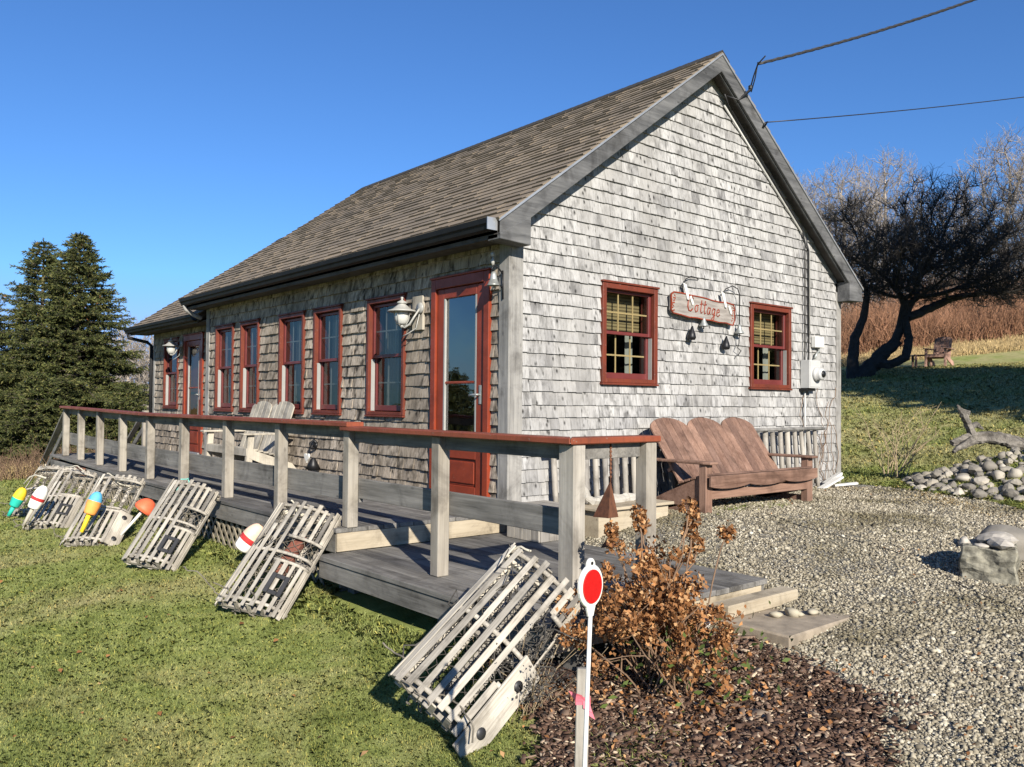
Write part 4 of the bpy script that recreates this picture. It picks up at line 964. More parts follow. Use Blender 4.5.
# ================================================================== LOBSTER TRAPS
def rotm(a, b_, g, C):
    ca, sa = math.cos(a), math.sin(a); u0_ = Vector((ca, sa, 0)); h_ = Vector((-sa, ca, 0)); v0 = h_*math.cos(b_)+Vector((0, 0, 1))*math.sin(b_)
    u_ = u0_*math.cos(g)+v0*math.sin(g); v_ = v0*math.cos(g)-u0_*math.sin(g); n_ = u_.cross(v_)
    m_ = Matrix.Identity(4)
    for i in range(3): m_[i][0] = u_[i]; m_[i][1] = v_[i]; m_[i][2] = n_[i]; m_[i][3] = C[i]
    return m_
def trap(seed, C, h_, tl, ro, Wd, L, rise_, label, style, rope='rope'):
    rn = random.Random(seed); t = thing('lobster_trap', (0, 0, 0), label, 'lobster trap', 'old wooden lobster traps leaning along the deck')
    hw = Wd/2; rise_ = rise_*.55
    E = lambda th, k=1.: (hw*math.cos(th)*k, rise_*abs(math.sin(th))**.7*k)
    mb = MB()                                                                 # bent bows and base frame
    for y in (.03, L*.5, L-.03):
        mb.tube([(E(th, .95)[0], y, E(th, .95)[1]) for th in np.linspace(0, math.pi, 13)], .013, 6)
        mb.beam((-hw, y, -.015), (hw, y, -.015), .045, .028)
    mb.build('frame', 'lath', t)
    mb = MB(); n = 12
    for k in range(n):                                                        # arched laths
        th = math.pi*(.04+.92*k/(n-1)); x, z = E(th); tx, tz = E(th+.02); ox, oz = E(th-.02)
        tan = Vector((ox-tx, 0, oz-tz)).normalized(); nn = Vector((-tan.z, 0, tan.x)); nn = nn if nn.z > 0 or nn.x*x > 0 else -nn
        frac = k/(n-1); w_ = rn.uniform(.013, .018)
        segs = [(-.02+rn.uniform(-.02, .02), L+rn.uniform(-.02, .03))]
        if style.get('door') and style['door'][0] < frac < style['door'][1]:
            segs = [(-.02+rn.uniform(-.02, .02), L*style['door'][2]), (L*style['door'][3], L+rn.uniform(-.02, .02))]
        if rn.random() < .12 and len(segs) == 1: segs = [(-.02, L*rn.uniform(.75, .9))]
        for a, b_ in segs:
            if b_-a < .05: continue
            sk = rn.uniform(-.012, .012)
            mb.obox((x+sk*0, (a+b_)/2, z+.004), ((sk, 1, rn.uniform(-.008, .008)), tan, nn), ((b_-a)/2, w_, .0045))
    for k in range(5):
        x = -hw+Wd*(k+.5)/5; mb.obox((x, L/2, -.034), ((0, 1, 0), (1, 0, 0), (0, 0, 1)), (L/2, .02, .004))
    mb.build('lath', 'lath', t, .002)
    mb = MB()                                                                 # end laths and cross strips
    for y in (.0, L):
        mb = MB()
        for k in range(5):
            x = -hw*.75+Wd*.75*k/4; zt = rise_*math.sqrt(max(0, 1-(x/hw)**2))*.95
            mb.obox((x, y, zt/2), ((0, 0, 1), (1, 0, 0), (0, 1, 0)), (zt/2, .016, .004))
        mb.build('end_slat', 'lath', t, .002)
    if style.get('door'):
        a, b_ = math.pi*(.04+.92*style['door'][0]), math.pi*(.04+.92*style['door'][1])
        for fy in style['door'][2:]:
            mb = MB(); mb.tube([(E(th, 1.03)[0], L*fy, E(th, 1.03)[1]) for th in np.linspace(a, b_, 6)], .014, 5); mb.build('door_bar', 'lath', t)
    mb = MB()                                                                 # netting: a slack mesh inside, with loose tangles
    mat = style.get('net', 'net')
    nu, nv = 15, 26
    g_ = [[Vector((E(math.pi*i/nu, .86)[0]+rn.uniform(-.01, .01), .02+(L-.04)*j/nv+rn.uniform(-.01, .01), max(.0, E(math.pi*i/nu, .86)[1]-.015)+rn.uniform(-.012, .006))) for j in range(nv+1)] for i in range(nu+1)]
    for i in range(nu+1):
        for j in range(nv+1):
            if (i+j) % 2: continue
            for di, dj in ((1, 1), (1, -1)):
                if i+di <= nu and 0 <= j+dj <= nv: mb.tube([g_[i][j], g_[i+di][j+dj]], .0028, 3, 0, False)
    for k in range(style.get('tangle', 26)//3):
        p = Vector((rn.uniform(-.8, .8)*hw, rn.uniform(.1, .95)*L, rn.uniform(.02, .75)*rise_)); P = [p]
        for q in range(7): p = p+Vector((rn.gauss(0, .03), rn.gauss(0, .04), rn.gauss(0, .02))); P.append(p)
        mb.tube(P, rn.uniform(.0025, .005), 4, 0, False)
    mb.build('netting', mat, t)
    mb = MB()                                                                 # rope tangle at the lower end
    for k in range(7):
        p = Vector((rn.uniform(-1, .2)*hw, rn.uniform(.0, .05), rn.uniform(.0, .12))); P = [p]; dv = Vector((rn.gauss(0, .02), rn.gauss(0, .012), rn.gauss(0, .01)))
        for q in range(14): dv = (dv*.8+Vector((rn.gauss(0, .009), rn.gauss(0, .007), rn.gauss(0, .006)))); p = p+dv; p.y = max(-.02, min(.09, p.y)); P.append(p)
        mb.tube(P, .0045, 5, 0, False)
    mb.build('rope', 'net_light', t); mb = MB()
    p = Vector((-hw*.6, L+.01, .1)); P = [p]
    dv = Vector((.02, .01, 0))
    for q in range(16): dv = dv*.8+Vector((rn.gauss(.002, .010), rn.gauss(-.0035, .008), rn.gauss(-.0025, .006))); p = p+dv; P.append(p)
    mb.tube(P, .007, 5, 0, False); mb.build('rope', rope, t)
    if style.get('vent'):
        fx, fy = style['vent']; th = math.acos(max(-1, min(1, fx))); x, z = E(th, 1.06); tan = Vector((-math.sin(th)*hw, 0, math.cos(th)*rise_)).normalized()*-1; nn = Vector((-tan.z, 0, tan.x)); nn = nn if nn.z > 0 else -nn
        mb = MB(); c = Vector((x, L*fy, z+.012)); Yv = Vector((0, 1, 0))
        for s_ in (-1, 1):
            mb.obox(c+tan*s_*.05, (Yv, tan, nn), (.085, .017, .008)); mb.obox(c+Yv*s_*.069, (Yv, tan, nn), (.016, .033, .0079))
        mb.build('escape_vent', 'vent_black', t, .004)
    if style.get('brick'):
        mb = MB()
        for k in range(2): mb.obox((hw*.2, L*(.45+.17*k), .03), ((.1, 1, 0), (1, 0, .1), (0, 0, 1)), (.095, .048, .03))
        mb.build('ballast_brick', 'brick', t, .005)
    if style.get('plank'):
        mb = MB(); a = style['plank']
        x, z = E(.42, 1.05)
        mb.obox((x, L*a[0], z), ((0, 1, 0), (.75, 0, -.6), (.6, 0, .75)), (L*a[1], .075, .008)); pl = mb.build('plank', 'lath', t, .003)
        for fy in (-.15, .16):
            mb = MB(); mb.lathe([(.0, .0005), (.028, .0005), (.028, -.003)], (x+.006, L*(a[0]+fy), z+.0085), (.6, 0, .75), 14); mb.build('hole', 'vent_black', pl)
    t.matrix_world = rotm(R(h_), R(tl), R(ro), C)
    return t
trap(1, (.09, -2.434, -.615), 50.7, 40.9, -15.7, .524, .956, .20, 'grey lobster trap with coiled rope inside, leaning at the step between deck levels', dict(door=(.05, .5, .42, .66), vent=(.45, .2), tangle=60, net='net_light', brick=1))
trap(2, (-1.938, -2.515, -.60), 58.6, 43.1, -15.8, .497, .928, .20, 'grey lobster trap with green rope at its top, right of the coral buoy', dict(door=(.05, .45, .42, .68), vent=(.4, .2), net='net_light', tangle=40), 'green_rope')
trap(3, (-3.543, -2.638, -.62), 58.0, 38.9, -6.2, .506, .942, .17, 'grey lobster trap with the blue and orange buoy lying on it', dict(door=(.02, .55, .45, .93), plank=(.22, .24), net='net_light', tangle=60))
trap(4, (-5.005, -2.737, -.62), 58.5, 36.6, -4.2, .486, .94, .17, 'grey lobster trap with a dark oval vent, right of the white and red buoy', dict(door=(.02, .5, .52, .93), vent=(.5, .25), net='net_light', tangle=50))
trap(5, (-6.2, -2.70, -.61), 55, 38, -3, .50, .86, .17, 'brown netted lobster trap farthest along the deck behind two buoys', dict(door=(.0, 1., .04, .93), net='net_light', tangle=120))
trap(6, (2.631, -2.651, -.535), 68.2, 54.3, -48.5, .486, .916, .20, 'nearest grey lobster trap tipped on its corner against the lower deck', dict(door=(.0, .28, .30, .8), plank=(.22, .30), net='net', tangle=90))

# ---- buoys
def buoy(C, d, L, r_, bands, spindle, label, stick=.012, bulb=False):
    """C: middle, d: axis to the nose; bands: (fraction, material)"""
    d = Vector(d).normalized(); C = Vector(C); L *= .88; r_ *= .88; t = thing('buoy', C, label, 'buoy', 'painted lobster buoys hung on the traps')
    mats = []; prof = []
    n = 22
    for k in range(n+1):
        s_ = k/n
        if bulb: rad = 0 if s_ in (0, 1) else (.80+.2*min(1, s_/.2))*math.sqrt(max(0, 1-max(0, s_-.15)**2/.7225))
        else: rad = .72 if s_ == 0 else (.80+.2*min(1, s_/.4) if s_ < .45 else math.sqrt(max(0, 1-((s_-.45)/.56)**2))**.9)
        m_ = next(q[1] for q in bands if s_ <= q[0]+1e-6)
        if m_ not in mats: mats.append(m_)
        prof.append((max(rad*r_, .002), (s_-.5)*L, mats.index(m_)))
    mb = MB(); mb.lathe([(0.001, -.5*L, prof[0][2])]+prof, C, d, 18); mb.build('float', mats, t)
    if spindle:
        mb = MB(); mb.tube([C-d*(L*.5), C-d*(L*.5+spindle[0])], [spindle[2], spindle[2]*.8], 8); mb.build('spindle', spindle[1], t)
    return t
def onray(px, py, d): return Rp(px, py, d)
def scr(dx, dy, dz=0): return rr*dx-uu*dy-fw*dz      # picture directions as real world directions
buoy(Rp(251, 537, 7.22), scr(.62, -.75, -.1), .30, .095, [(.3, 'buoy_white'), (.48, 'buoy_red'), (1, 'buoy_pink')], None, 'white and red banded buoy with a pinkish nose beside the rope filled trap')
buoy(Rp(147, 506, 8.75), scr(.55, -.72, -.30), .18, .125, [(1, 'buoy_coral')], (.30, 'white_paint', .017), 'round coral orange buoy on a white stick between two traps', bulb=True)
buoy(Rp(94, 503, 8.50), scr(.30, -.95, -.25), .27, .08, [(.55, 'buoy_orange'), (1, 'buoy_blue')], (.19, 'buoy_yellow', .024), 'blue and orange buoy with a yellow handle lying on a trap')
buoy(Rp(39, 497, 9.35), scr(.42, -.9, -.15), .31, .085, [(.32, 'buoy_white'), (.46, 'buoy_red'), (1, 'buoy_white')], (.22, 'seat_wood', .022), 'white buoy with one red band and wooden spindle at the far traps')
buoy(Rp(19, 497, 10.1), scr(.45, -.9, -.1), .28, .08, [(.42, 'buoy_teal'), (1, 'buoy_yellow')], (.13, 'buoy_teal', .028), 'yellow and teal buoy hanging at the far end of the traps')
mb = MB(); mb.tube([Rp(24, 484, 10.5), Rp(30, 477, 10.5), Rp(36, 475, 10.45), Rp(46, 478, 10.3)], .011, 6); tag(mb.build('buoy_rope', 'rope'), 'pale rope holding the yellow and teal buoy', 'rope')
mb = MB(); mb.box(-7.9, -7.5, -1.80, -1.752, -.24, -.12); tag(mb.build('copper_box', 'rust', None, .006), 'small orange brown box fixed to the deck edge above the far traps', 'box')

# ---- rust chime, reflector, stake
t = thing('rust_chime', (2.49, -1.31, .4), 'rusty metal pyramid wind bell hanging from the end of the deck railing', 'wind bell')
mb = MB(); P = [(2.49, -1.31, .44), (2.555, -1.395, .235), (2.475, -1.225, .22), (2.41, -1.37, .225)]; mb.add(P, [(0,1,2), (0,2,3), (0,3,1)]); mb.add([tuple(Vector(p)*.97+Vector((2.49, -1.31, .30))*.03) for p in P], [(2,1,0), (3,2,0), (1,3,0)]); mb.build('bell', 'rust', t)
mb = MB(); mb.prism([(2.49, -1.31, .13), (2.49, -1.39, .06), (2.49, -1.25, .055)], (.004, 0, 0)); mb.build('clapper', 'rust', t)
mb = MB(); mb.tube([(2.49, -1.31, .653), (2.49, -1.31, .43)], .005, 5)
for k in range(8): mb.lathe([(.005, -.008), (.009, 0), (.005, .008)], (2.49, -1.31, .46+k*.024), n=6)
mb.tube([(2.49, -1.31, .40), (2.49, -1.31, .12)], .003, 5); mb.build('chain', 'rust', t)

def frame_at(C, face, up=(0, 0, 1)):
    n_ = Vector(face).normalized(); u_ = Vector(up).cross(n_).normalized(); return u_, n_.cross(u_), n_
RC = Rp(590.5, 586, 2.32); gx, gy = RC.x, RC.y
t = thing('driveway_reflector', (gx, gy, Hz(gx, gy)), 'red oval reflector on a thin white rod in front of the brown bush', 'reflector')
n_ = (Vector(CAM)-RC); n_.z = 0; n_ = Matrix.Rotation(R(52), 3, 'Z') @ n_; u_, v_, n_ = frame_at(RC, n_, (.03, 0, 1))
def ell(a, b_, d, nn=28, c=(0, 0)): return [RC+u_*(a*math.cos(q)+c[0])+v_*(b_*math.sin(q)+c[1])+n_*d for q in np.linspace(0, 2*math.pi, nn, endpoint=False)]
mb = MB(); mb.prism(ell(.053, .060, -.006), n_*.011); mb.prism(ell(.018, .022, -.0055, 16, (0, .056)), n_*.010); mb.prism([RC+u_*a-v_*b_-n_*.005 for a, b_ in ((-.022, .05), (.022, .05), (.010, .085), (-.010, .085))], n_*.009); mb.build('backing', 'white_paint', t, .002)
mb = MB(); mb.prism(ell(.041, .047, .0052), n_*.004); mb.build('lens', 'reflector', t)
mb = MB(); mb.lathe([(.0, .001), (.005, .001), (.005, -.001)], RC+v_*.064+n_*.0055, n_, 8); mb.build('hole', 'black_metal', t)
bt = Rp(584, 767, 2.30); dn = (bt-RC)/(RC.z-bt.z); zg = Hz(gx, gy)-.05
mb = MB(); mb.tube([RC-v_*.075, RC+dn*(RC.z-zg)], .0062, 8); mb.build('rod', 'white_paint', t)
SC = Rp(583.5, 668, 2.42); sb_ = SC+(Rp(581, 767, 2.40)-SC)*1.0; zd = (sb_-SC)/(SC.z-sb_.z)
t = thing('grade_stake', (SC.x, SC.y, Hz(SC.x, SC.y)), 'short grey wooden stake with pink ribbon behind the reflector rod', 'stake')
mb = MB(); E_ = SC+zd*(SC.z-Hz(SC.x, SC.y)+.05); mb.beam(SC, E_, .038, .019, fw); mb.build('stake', 'grey_wood_z', t, .002)
mb = MB(); q_ = SC+zd*.09
u2 = rr; mb.obox(q_, (u2, fw, uu), (.0215, .0115, .011))
for (a, b_, dx, dz) in ((-.022, .008, -.012, .02), (.0, .018, .008, -.03), (.004, .016, .018, -.05)):
    mb.prism([q_+u2*a-fw*.013, q_+u2*b_-fw*.013, q_+u2*(b_+dx)+uu*dz-fw*.02, q_+u2*(a+dx-.008)+uu*(dz+.012)-fw*.018], fw*.0015)
mb.build('ribbon', 'ribbon', t)

# ================================================================== STONES
def rock(rn, size, sq=(1, 1, .7), sub=2):
    bm = bmesh.new(); bmesh.ops.create_icosphere(bm, subdivisions=sub, radius=1); k = [rn.uniform(0, 9) for _ in range(6)]
    q_ = Matrix.Rotation(rn.uniform(0, 6.3), 3, (rn.gauss(0, 1), rn.gauss(0, 1), rn.gauss(0, 1)+.01))
    cuts = [(Vector((rn.gauss(0, 1), rn.gauss(0, 1), rn.gauss(0, 1))).normalized(), rn.uniform(.62, .92)) for _ in range(7)]
    for v in bm.verts:
        for n__, dc in cuts:
            e__ = v.co.dot(n__)-dc
            if e__ > 0: v.co -= n__*e__*.85
        p = q_ @ v.co; f = 1+.16*math.sin(2.3*p.x+k[0])*math.sin(2.1*p.y+k[1])+.12*math.sin(3.7*p.z+k[2])+.07*math.sin(6*p.x+5*p.y+k[3])
        v.co = Vector((p.x*sq[0], p.y*sq[1], p.z*sq[2]))*f*size
    V = [v.co.copy() for v in bm.verts]; F = [[q.index for q in f.verts] for f in bm.faces]; bm.free(); return V, F
def rock_obj(name, C, size, rn, mat, sq=(1, 1, .7), sub=2, smooth=True):
    V, F = rock(rn, size, sq, sub); a = rn.uniform(0, 6.3); m_ = Matrix.Rotation(a, 3, 'Z'); mb = MB(); mb.add([m_ @ v for v in V], F, 0, smooth)
    o = mb.build(name, mat); o.location = C; return o
rn = random.Random(12); rc = []
for k in range(2600):
    x = rn.uniform(.7, 3.9); y = rn.uniform(5.0, 7.2)
    if math.hypot((x-2.2)/1.5, (y-6.5)/1.35) > 1: continue
    s_ = rn.uniform(.035, .09)*(1.15 if y < 6 else .9)
    if all(math.hypot(x-q[0], y-q[1]) > (s_+q[2])*.62 for q in rc): rc.append((x, y, s_))
rc.sort(key=lambda q: math.hypot(q[0]-CAM[0], q[1]-CAM[1])-q[2]*14); rest = rc[280:]; rc = rc[:280]
mb = MB()
for x, y, s_ in rest:
    V, F = rock(rn, s_, (1, .85, .7), 1); mb.add([v+Vector((x, y, Hz(x, y)+s_*.3)) for v in V], F, 0, True)
if rest: mb.build('field_stones', 'stone', kind='stuff')
for x, y, s_ in rc:
    o = rock_obj('field_stone', (x, y, Hz(x, y)+s_*rn.uniform(.1, .7)), s_, rn, 'stone', (1, rn.uniform(.7, 1), rn.uniform(.6, .9)), 2, rn.random() < .25)
    tag(o, 'rounded field stone in the rock mound under the grey log', 'stone', 'field stones of the rock mound')
t = thing('driftwood_log', (2.3, 6.2, .4), 'weathered grey log lying across the top of the rock mound', 'log')
LX = lambda px, py, d: tuple(Rp(px, py, d))
mb = MB(); gnarl(mb, [LX(952, 443, 10.5), LX(966, 439, 10.55), LX(985, 437, 10.65), LX(1005, 440, 10.75), LX(1030, 447, 10.85), LX(1075, 458, 11.0)], [.035, .07, .075, .08, .09, .09], 1, 16, 8, .30); mb.build('trunk', 'stump', t)
mb = MB(); gnarl(mb, [LX(974, 436, 10.55), LX(968, 424, 10.55), LX(964, 415, 10.55), LX(957, 405, 10.55)], [.055, .045, .05, .01], 2, 9, 6, .35); gnarl(mb, [LX(969, 428, 10.55), LX(976, 424, 10.6), LX(983, 429, 10.65)], [.045, .035, .012], 3, 8); gnarl(mb, [LX(965, 417, 10.55), LX(969, 412, 10.55), LX(960, 409, 10.55)], [.035, .025, .008], 4, 8)
gnarl(mb, [LX(972, 440, 10.5), LX(962, 446, 10.4), LX(953, 452, 10.3)], [.06, .04, .02], 5, 9); mb.build('root_stub', 'stump', t)
# granite block planter with stones on it
gx, gy = 3.40, 1.72; gz = -.37; rn = random.Random(5)
mb = MB(); m_ = Matrix.Rotation(R(17), 3, 'Z')
def RB(c, h_, a):
    ax = [Matrix.Rotation(R(a), 3, 'Z') @ Vector(q) for q in ((1,0,0), (0,1,0), (0,0,1))]; mb.obox(c, ax, h_)
bb = bmesh.new(); bmesh.ops.create_cube(bb, size=1); bmesh.ops.subdivide_edges(bb, edges=bb.edges[:], cuts=6, use_grid_fill=True)
for v in bb.verts:
    p = v.co; q = Vector((p.x*.35, p.y*.40, p.z*.27)); q += Vector((math.sin(9*p.z+4*p.y)*.010+rn.uniform(-.005, .005), math.sin(8*p.x+7*p.z)*.010+.006*math.sin(24*p.z)+rn.uniform(-.005, .005), math.sin(7*p.x+6*p.y)*.010+rn.uniform(-.005, .005))); v.co = m_ @ q
mb = MB(); mb.add([v.co+Vector((gx, gy, gz+.12)) for v in bb.verts], [[q.index for q in f.verts] for f in bb.faces]); bb.free()
tag(mb.build('stone_block', 'granite', None, .012), 'squared greenish grey granite block at the edge of the gravel', 'stone block')
for k, (dx, dy, s_, sq, lab) in enumerate(((.02, .08, .145, (1.25, .9, .42), 'flat pale slab stone set on top of the granite block'), (.10, -.06, .10, (1.5, .8, .5), 'angular grey stone on the front edge of the granite block'), (-.13, -.10, .055, (1, .8, .6), 'small rounded pebble on the left corner of the granite block'), (.0, -.17, .04, (1.3, .8, .6), 'little white stone on the front lip of the granite block'))):
    o = rock_obj('loose_stone', (gx+dx, gy+dy, gz+.25+s_*sq[2]*.6), s_, rn, 'granite_light', sq, 2, k > 1); tag(o, lab, 'stone')
o = rock_obj('boulder', (3.35, 2.45, -.24), .23, rn, 'stone', (1.2, .9, .75), 3); tag(o, 'big smooth tan boulder in the grass behind the granite block', 'boulder')
o = rock_obj('boulder', (3.72, 2.62, -.26), .17, rn, 'stone', (1.1, .9, .7), 3); tag(o, 'smaller tan boulder right of the big boulder', 'boulder')
for k, (x, y, s_) in enumerate(((.0, 0, .05), (.07, .05, .06), (.13, .02, .045), (.18, .09, .05))):
    o = rock_obj('pebble', (2.93+x*.6, -.30+y+x*.8, -.415+s_*.35), s_*.75, rn, 'pebble', (1.2, .9, .6)); tag(o, 'rounded pebble in the row lying on the step planks', 'pebble', 'pebbles on the step planks')
o = rock_obj('loose_stone', (3.02, -1.15, -.28), .055, rn, 'white_paint', (.8, 1, 1.2)); tag(o, 'white stone ornament half hidden in the dry hydrangea', 'stone')
# white crumpled board by the right corner
mb = MB(); mb.obox((.38, 5.35, -.12), ((.6, .7, .1), (-.7, .6, .1), (0, 0, 1)), (.15, .03, .012)); mb.obox((.28, 5.15, -.10), ((.2, .9, .35), (1, -.2, 0), (0, 0, 1)), (.2, .05, .012)); mb.obox((.22, 5.3, -.06), ((.5, .6, .5), (1, -.4, 0), (0, 0, 1)), (.13, .04, .02))
tag(mb.build('scrap_board', 'white_paint', None, .004), 'broken white painted boards lying at the right foot of the gable', 'boards')
# black hose in the gravel
K = [(1.35, 2.02), (1.82, 1.84), (2.26, 1.79), (2.66, 1.74), (3.0, 1.6), (3.4, 1.26), (3.72, 1.08), (4.05, .88)]; P = []
for q in range(len(K)-1):
    for s_ in np.linspace(0, 1, 7)[:-1]:
        a, b_, c_, d_ = (Vector(K[max(0, min(len(K)-1, q+o))]) for o in (-1, 0, 1, 2)); v = .5*((2*b_)+(c_-a)*s_+(2*a-5*b_+4*c_-d_)*s_*s_+(3*b_-a-3*c_+d_)*s_**3); P.append((v.x+.012*math.sin(9*q+5*s_), v.y, Hz(v.x, v.y)+.018))
mb = MB(); mb.tube(P, .006, 6); tag(mb.build('ground_cable', 'cable'), 'thin black cable lying across the gravel towards the granite block', 'cable')

# ================================================================== VEGETATION
def quads(P, size, rng, aspect=1.6, nrm=None, flat=0.):
    """little leaf faces at points P, random facing"""
    n = len(P); a = rng.normal(size=(n, 3)); a /= np.linalg.norm(a, axis=1)[:, None]
    if nrm is not None: a = a*(1-flat)+nrm*flat; a /= np.linalg.norm(a, axis=1)[:, None]
    b = rng.normal(size=(n, 3)); b -= a*(a*b).sum(1)[:, None]; b /= np.linalg.norm(b, axis=1)[:, None]; c = np.cross(a, b)
    s = (size*rng.uniform(.6, 1.4, n))[:, None]
    fold = a*s*.25
    V = np.stack([P-b*s*aspect/2, P+c*s/2+fold, P+b*s*aspect/2, P-c*s/2+fold], 1).reshape(-1, 3)
    return V, np.arange(4*n).reshape(-1, 4)
def segs_mesh(A, B, ra, rb, n=3):
    """many tapered twig segments at once"""
    A, B = np.asarray(A, float), np.asarray(B, float); d = B-A; L = np.linalg.norm(d, axis=1)[:, None]+1e-9; d = d/L
    h = np.where(np.abs(d[:, 2:3]) < .9, np.array([[0, 0, 1.]]), np.array([[1., 0, 0]])); u = np.cross(d, h); u /= np.linalg.norm(u, axis=1)[:, None]; v = np.cross(d, u)
    V = []
    for P, r_ in ((A, ra), (B, rb)):
        for k in range(n):
            t = 2*math.pi*k/n; V.append(P+(u*math.cos(t)+v*math.sin(t))*np.asarray(r_)[:, None])
    V = np.stack(V, 1).reshape(-1, 3); m_ = len(A); base = (np.arange(m_)*2*n)[:, None]
    F = np.concatenate([base+np.array([[k, (k+1) % n, n+(k+1) % n, n+k]]) for k in range(n)], 0)
    return V, F

def spruce(name, x, y, h, rad, seed, label, group, lean=0., dens=1., empty=.02):
    rg = np.random.default_rng(seed); z0 = Hz(x, y)-.1
    t = thing(name, (x, y, z0), label, 'spruce tree', group)
    mb = MB(); mb.tube([(x, y, z0), (x+lean*.5, y, z0+h*.5), (x+lean, y, z0+h*.985)], [h*.02, h*.012, .01], 8); mb.build('trunk', 'bark', t)
    A, B, RA, RB_ = [], [], [], []; LP = []; LD = []
    z = h*.03
    while z < h*.985:
        f = z/h; prof = (1-f)**.78*(1.0-.25*max(0, .12-f)/.12)
        nb = int(rg.integers(7, 10)); off = rg.uniform(0, 6.28)
        for k in range(nb):
            a = off+6.283*k/nb+rg.uniform(-.3, .3); L = rad*prof*rg.uniform(.5, 1.22)+.06
            if rg.random() < empty: continue
            el0 = .55*f-.12+rg.uniform(-.12, .12); n = max(4, int(L/.11)); p = np.array([x+lean*f, y, z0+z]); d = np.array([math.cos(a), math.sin(a), 0.])
            pts = [p]
            for q in range(n):
                s_ = (q+1)/n; el = el0-.30*math.sin(s_*2.4)+.55*max(0, s_-.6)
                p = p+(d*math.cos(el)+np.array([0, 0, math.sin(el)]))*L/n; pts.append(p)
            pts = np.array(pts)
            A.append(pts[:-1]); B.append(pts[1:]); rr_ = np.linspace(.012+L*.01, .003, n+1); RA.append(rr_[:-1]); RB_.append(rr_[1:])
            # side twigs along the branch
            side = np.array([-d[1], d[0], 0])
            m_ = max(4, int(L*21*dens)); ts = rg.uniform(.18, 1., m_)
            base = np.array([np.interp(ts, np.linspace(0, 1, n+1), pts[:, c]) for c in range(3)]).T
            tl = (L*.32*(1.15-ts)+.09)*rg.uniform(.6, 1.3, m_); sgn = rg.choice([-1, 1], m_)
            td = side[None]*sgn[:, None]*rg.uniform(.5, 1., m_)[:, None]+d[None]*rg.uniform(.5, 1.0, m_)[:, None]; td[:, 2] += rg.uniform(-.45, .2, m_)
            td /= np.linalg.norm(td, axis=1)[:, None]; tip = base+td*tl[:, None]
            A.append(base); B.append(tip); RA.append(np.full(m_, .004)); RB_.append(np.full(m_, .0015))
            for bb_, tt_, ll in zip(base, tip, tl):
                c = max(4, int(ll/.021)); s_ = np.linspace(.08, 1.05, c)[:, None]; LP.append(bb_+(tt_-bb_)*s_); LD.append(np.repeat(((tt_-bb_)/ll)[None], c, 0))
            c = int(L/.03)+4; s_ = np.linspace(.25, 1.04, c); LP.append(np.array([np.interp(s_, np.linspace(0, 1, n+1), pts[:, cc]) for cc in range(3)]).T); LD.append(np.repeat(d[None], c, 0))
        z += rg.uniform(.09, .15)*(1 if f < .8 else .8)
    top = np.array([x+lean, y, z0+h]); c = 26; LP.append(top[None]-np.array([[0, 0, 1]])*np.linspace(0, .5, c)[:, None]); LD.append(np.repeat(np.array([[0, 0, 1.]]), c, 0))
    V, F = segs_mesh(np.concatenate(A), np.concatenate(B), np.concatenate(RA), np.concatenate(RB_)); np_mesh('limbs', V, F, 'bark', parent=t)
    P = np.concatenate(LP); D = np.concatenate(LD); n = len(P)
    # each needle spray: a short pointed blade sweeping forward off the twig
    sd = rg.normal(size=(n, 3)); sd -= D*(sd*D).sum(1)[:, None]; sd /= np.linalg.norm(sd, axis=1)[:, None]
    ln = rg.uniform(.040, .080, n)[:, None]; dr = D*.75+sd*.75; wv = np.cross(dr, rg.normal(size=(n, 3))); wv /= np.linalg.norm(wv, axis=1)[:, None]
    V = np.stack([P-wv*.014, P+wv*.014, P+dr*ln+wv*.005, P+dr*ln-wv*.005], 1).reshape(-1, 3)
    np_mesh('crown', V, np.arange(4*n).reshape(-1, 4), 'needles', parent=t)
    if h > 5.5 and seed < 50:                                            # hanging cones near the top
        idx = np.nonzero((P[:, 2] > z0+h*.62))[0]; q = P[rg.choice(idx, 110)]+np.array([0, 0, -.03])
        V, F = quads(q, np.full(len(q), .055), rg, 2.0); np_mesh('cones', V, F, 'cones', parent=t, kind='stuff')
    return t
sp1 = spruce('spruce_tree', -19.3, .72, 6.55, 2.5, 1, 'tall pointed dark spruce closest to the far end of the cottage', 'spruces at the left edge', .0)
sp2 = spruce('spruce_tree', -20.7, .1, 6.6, 2.5, 2, 'dark spruce with a ragged top just left of the tallest pointed one', 'spruces at the left edge', .0, .9, .12)
sp3 = spruce('spruce_tree', -21.5, -1.25, 5.3, 2.3, 3, 'dark spruce cut by the left edge of the view', 'spruces at the left edge')
sp4 = spruce('spruce_tree', -17.6, -.55, 2.6, 1.45, 4, 'low bushy young spruce in front of the tall spruces', 'spruces at the left edge')
sp5 = spruce('spruce_tree', -16.5, 1.25, 2.2, 1.2, 5, 'low dark young spruce behind the far deck steps', 'spruces at the left edge')
sp6 = spruce('spruce_tree', -18.6, -1.8, 1.9, 1.3, 6, 'short wide young spruce at the left edge of the lawn', 'spruces at the left edge')
def far_copy(src, x, y, s_, label, group, rz, wx=1.15):
    o = copy_tree(src); o.location = (x, y, Hz(x, y)-.1); o.scale = (s_*wx, s_*wx, s_); o.rotation_euler = (0, 0, rz); o['label'] = label; o['group'] = group; return o
far_copy(sp1, -22.5, -15.5, .72, 'spruce standing left of the view, seen mirrored in the near door glass', 'spruces beyond the left edge', 1.)
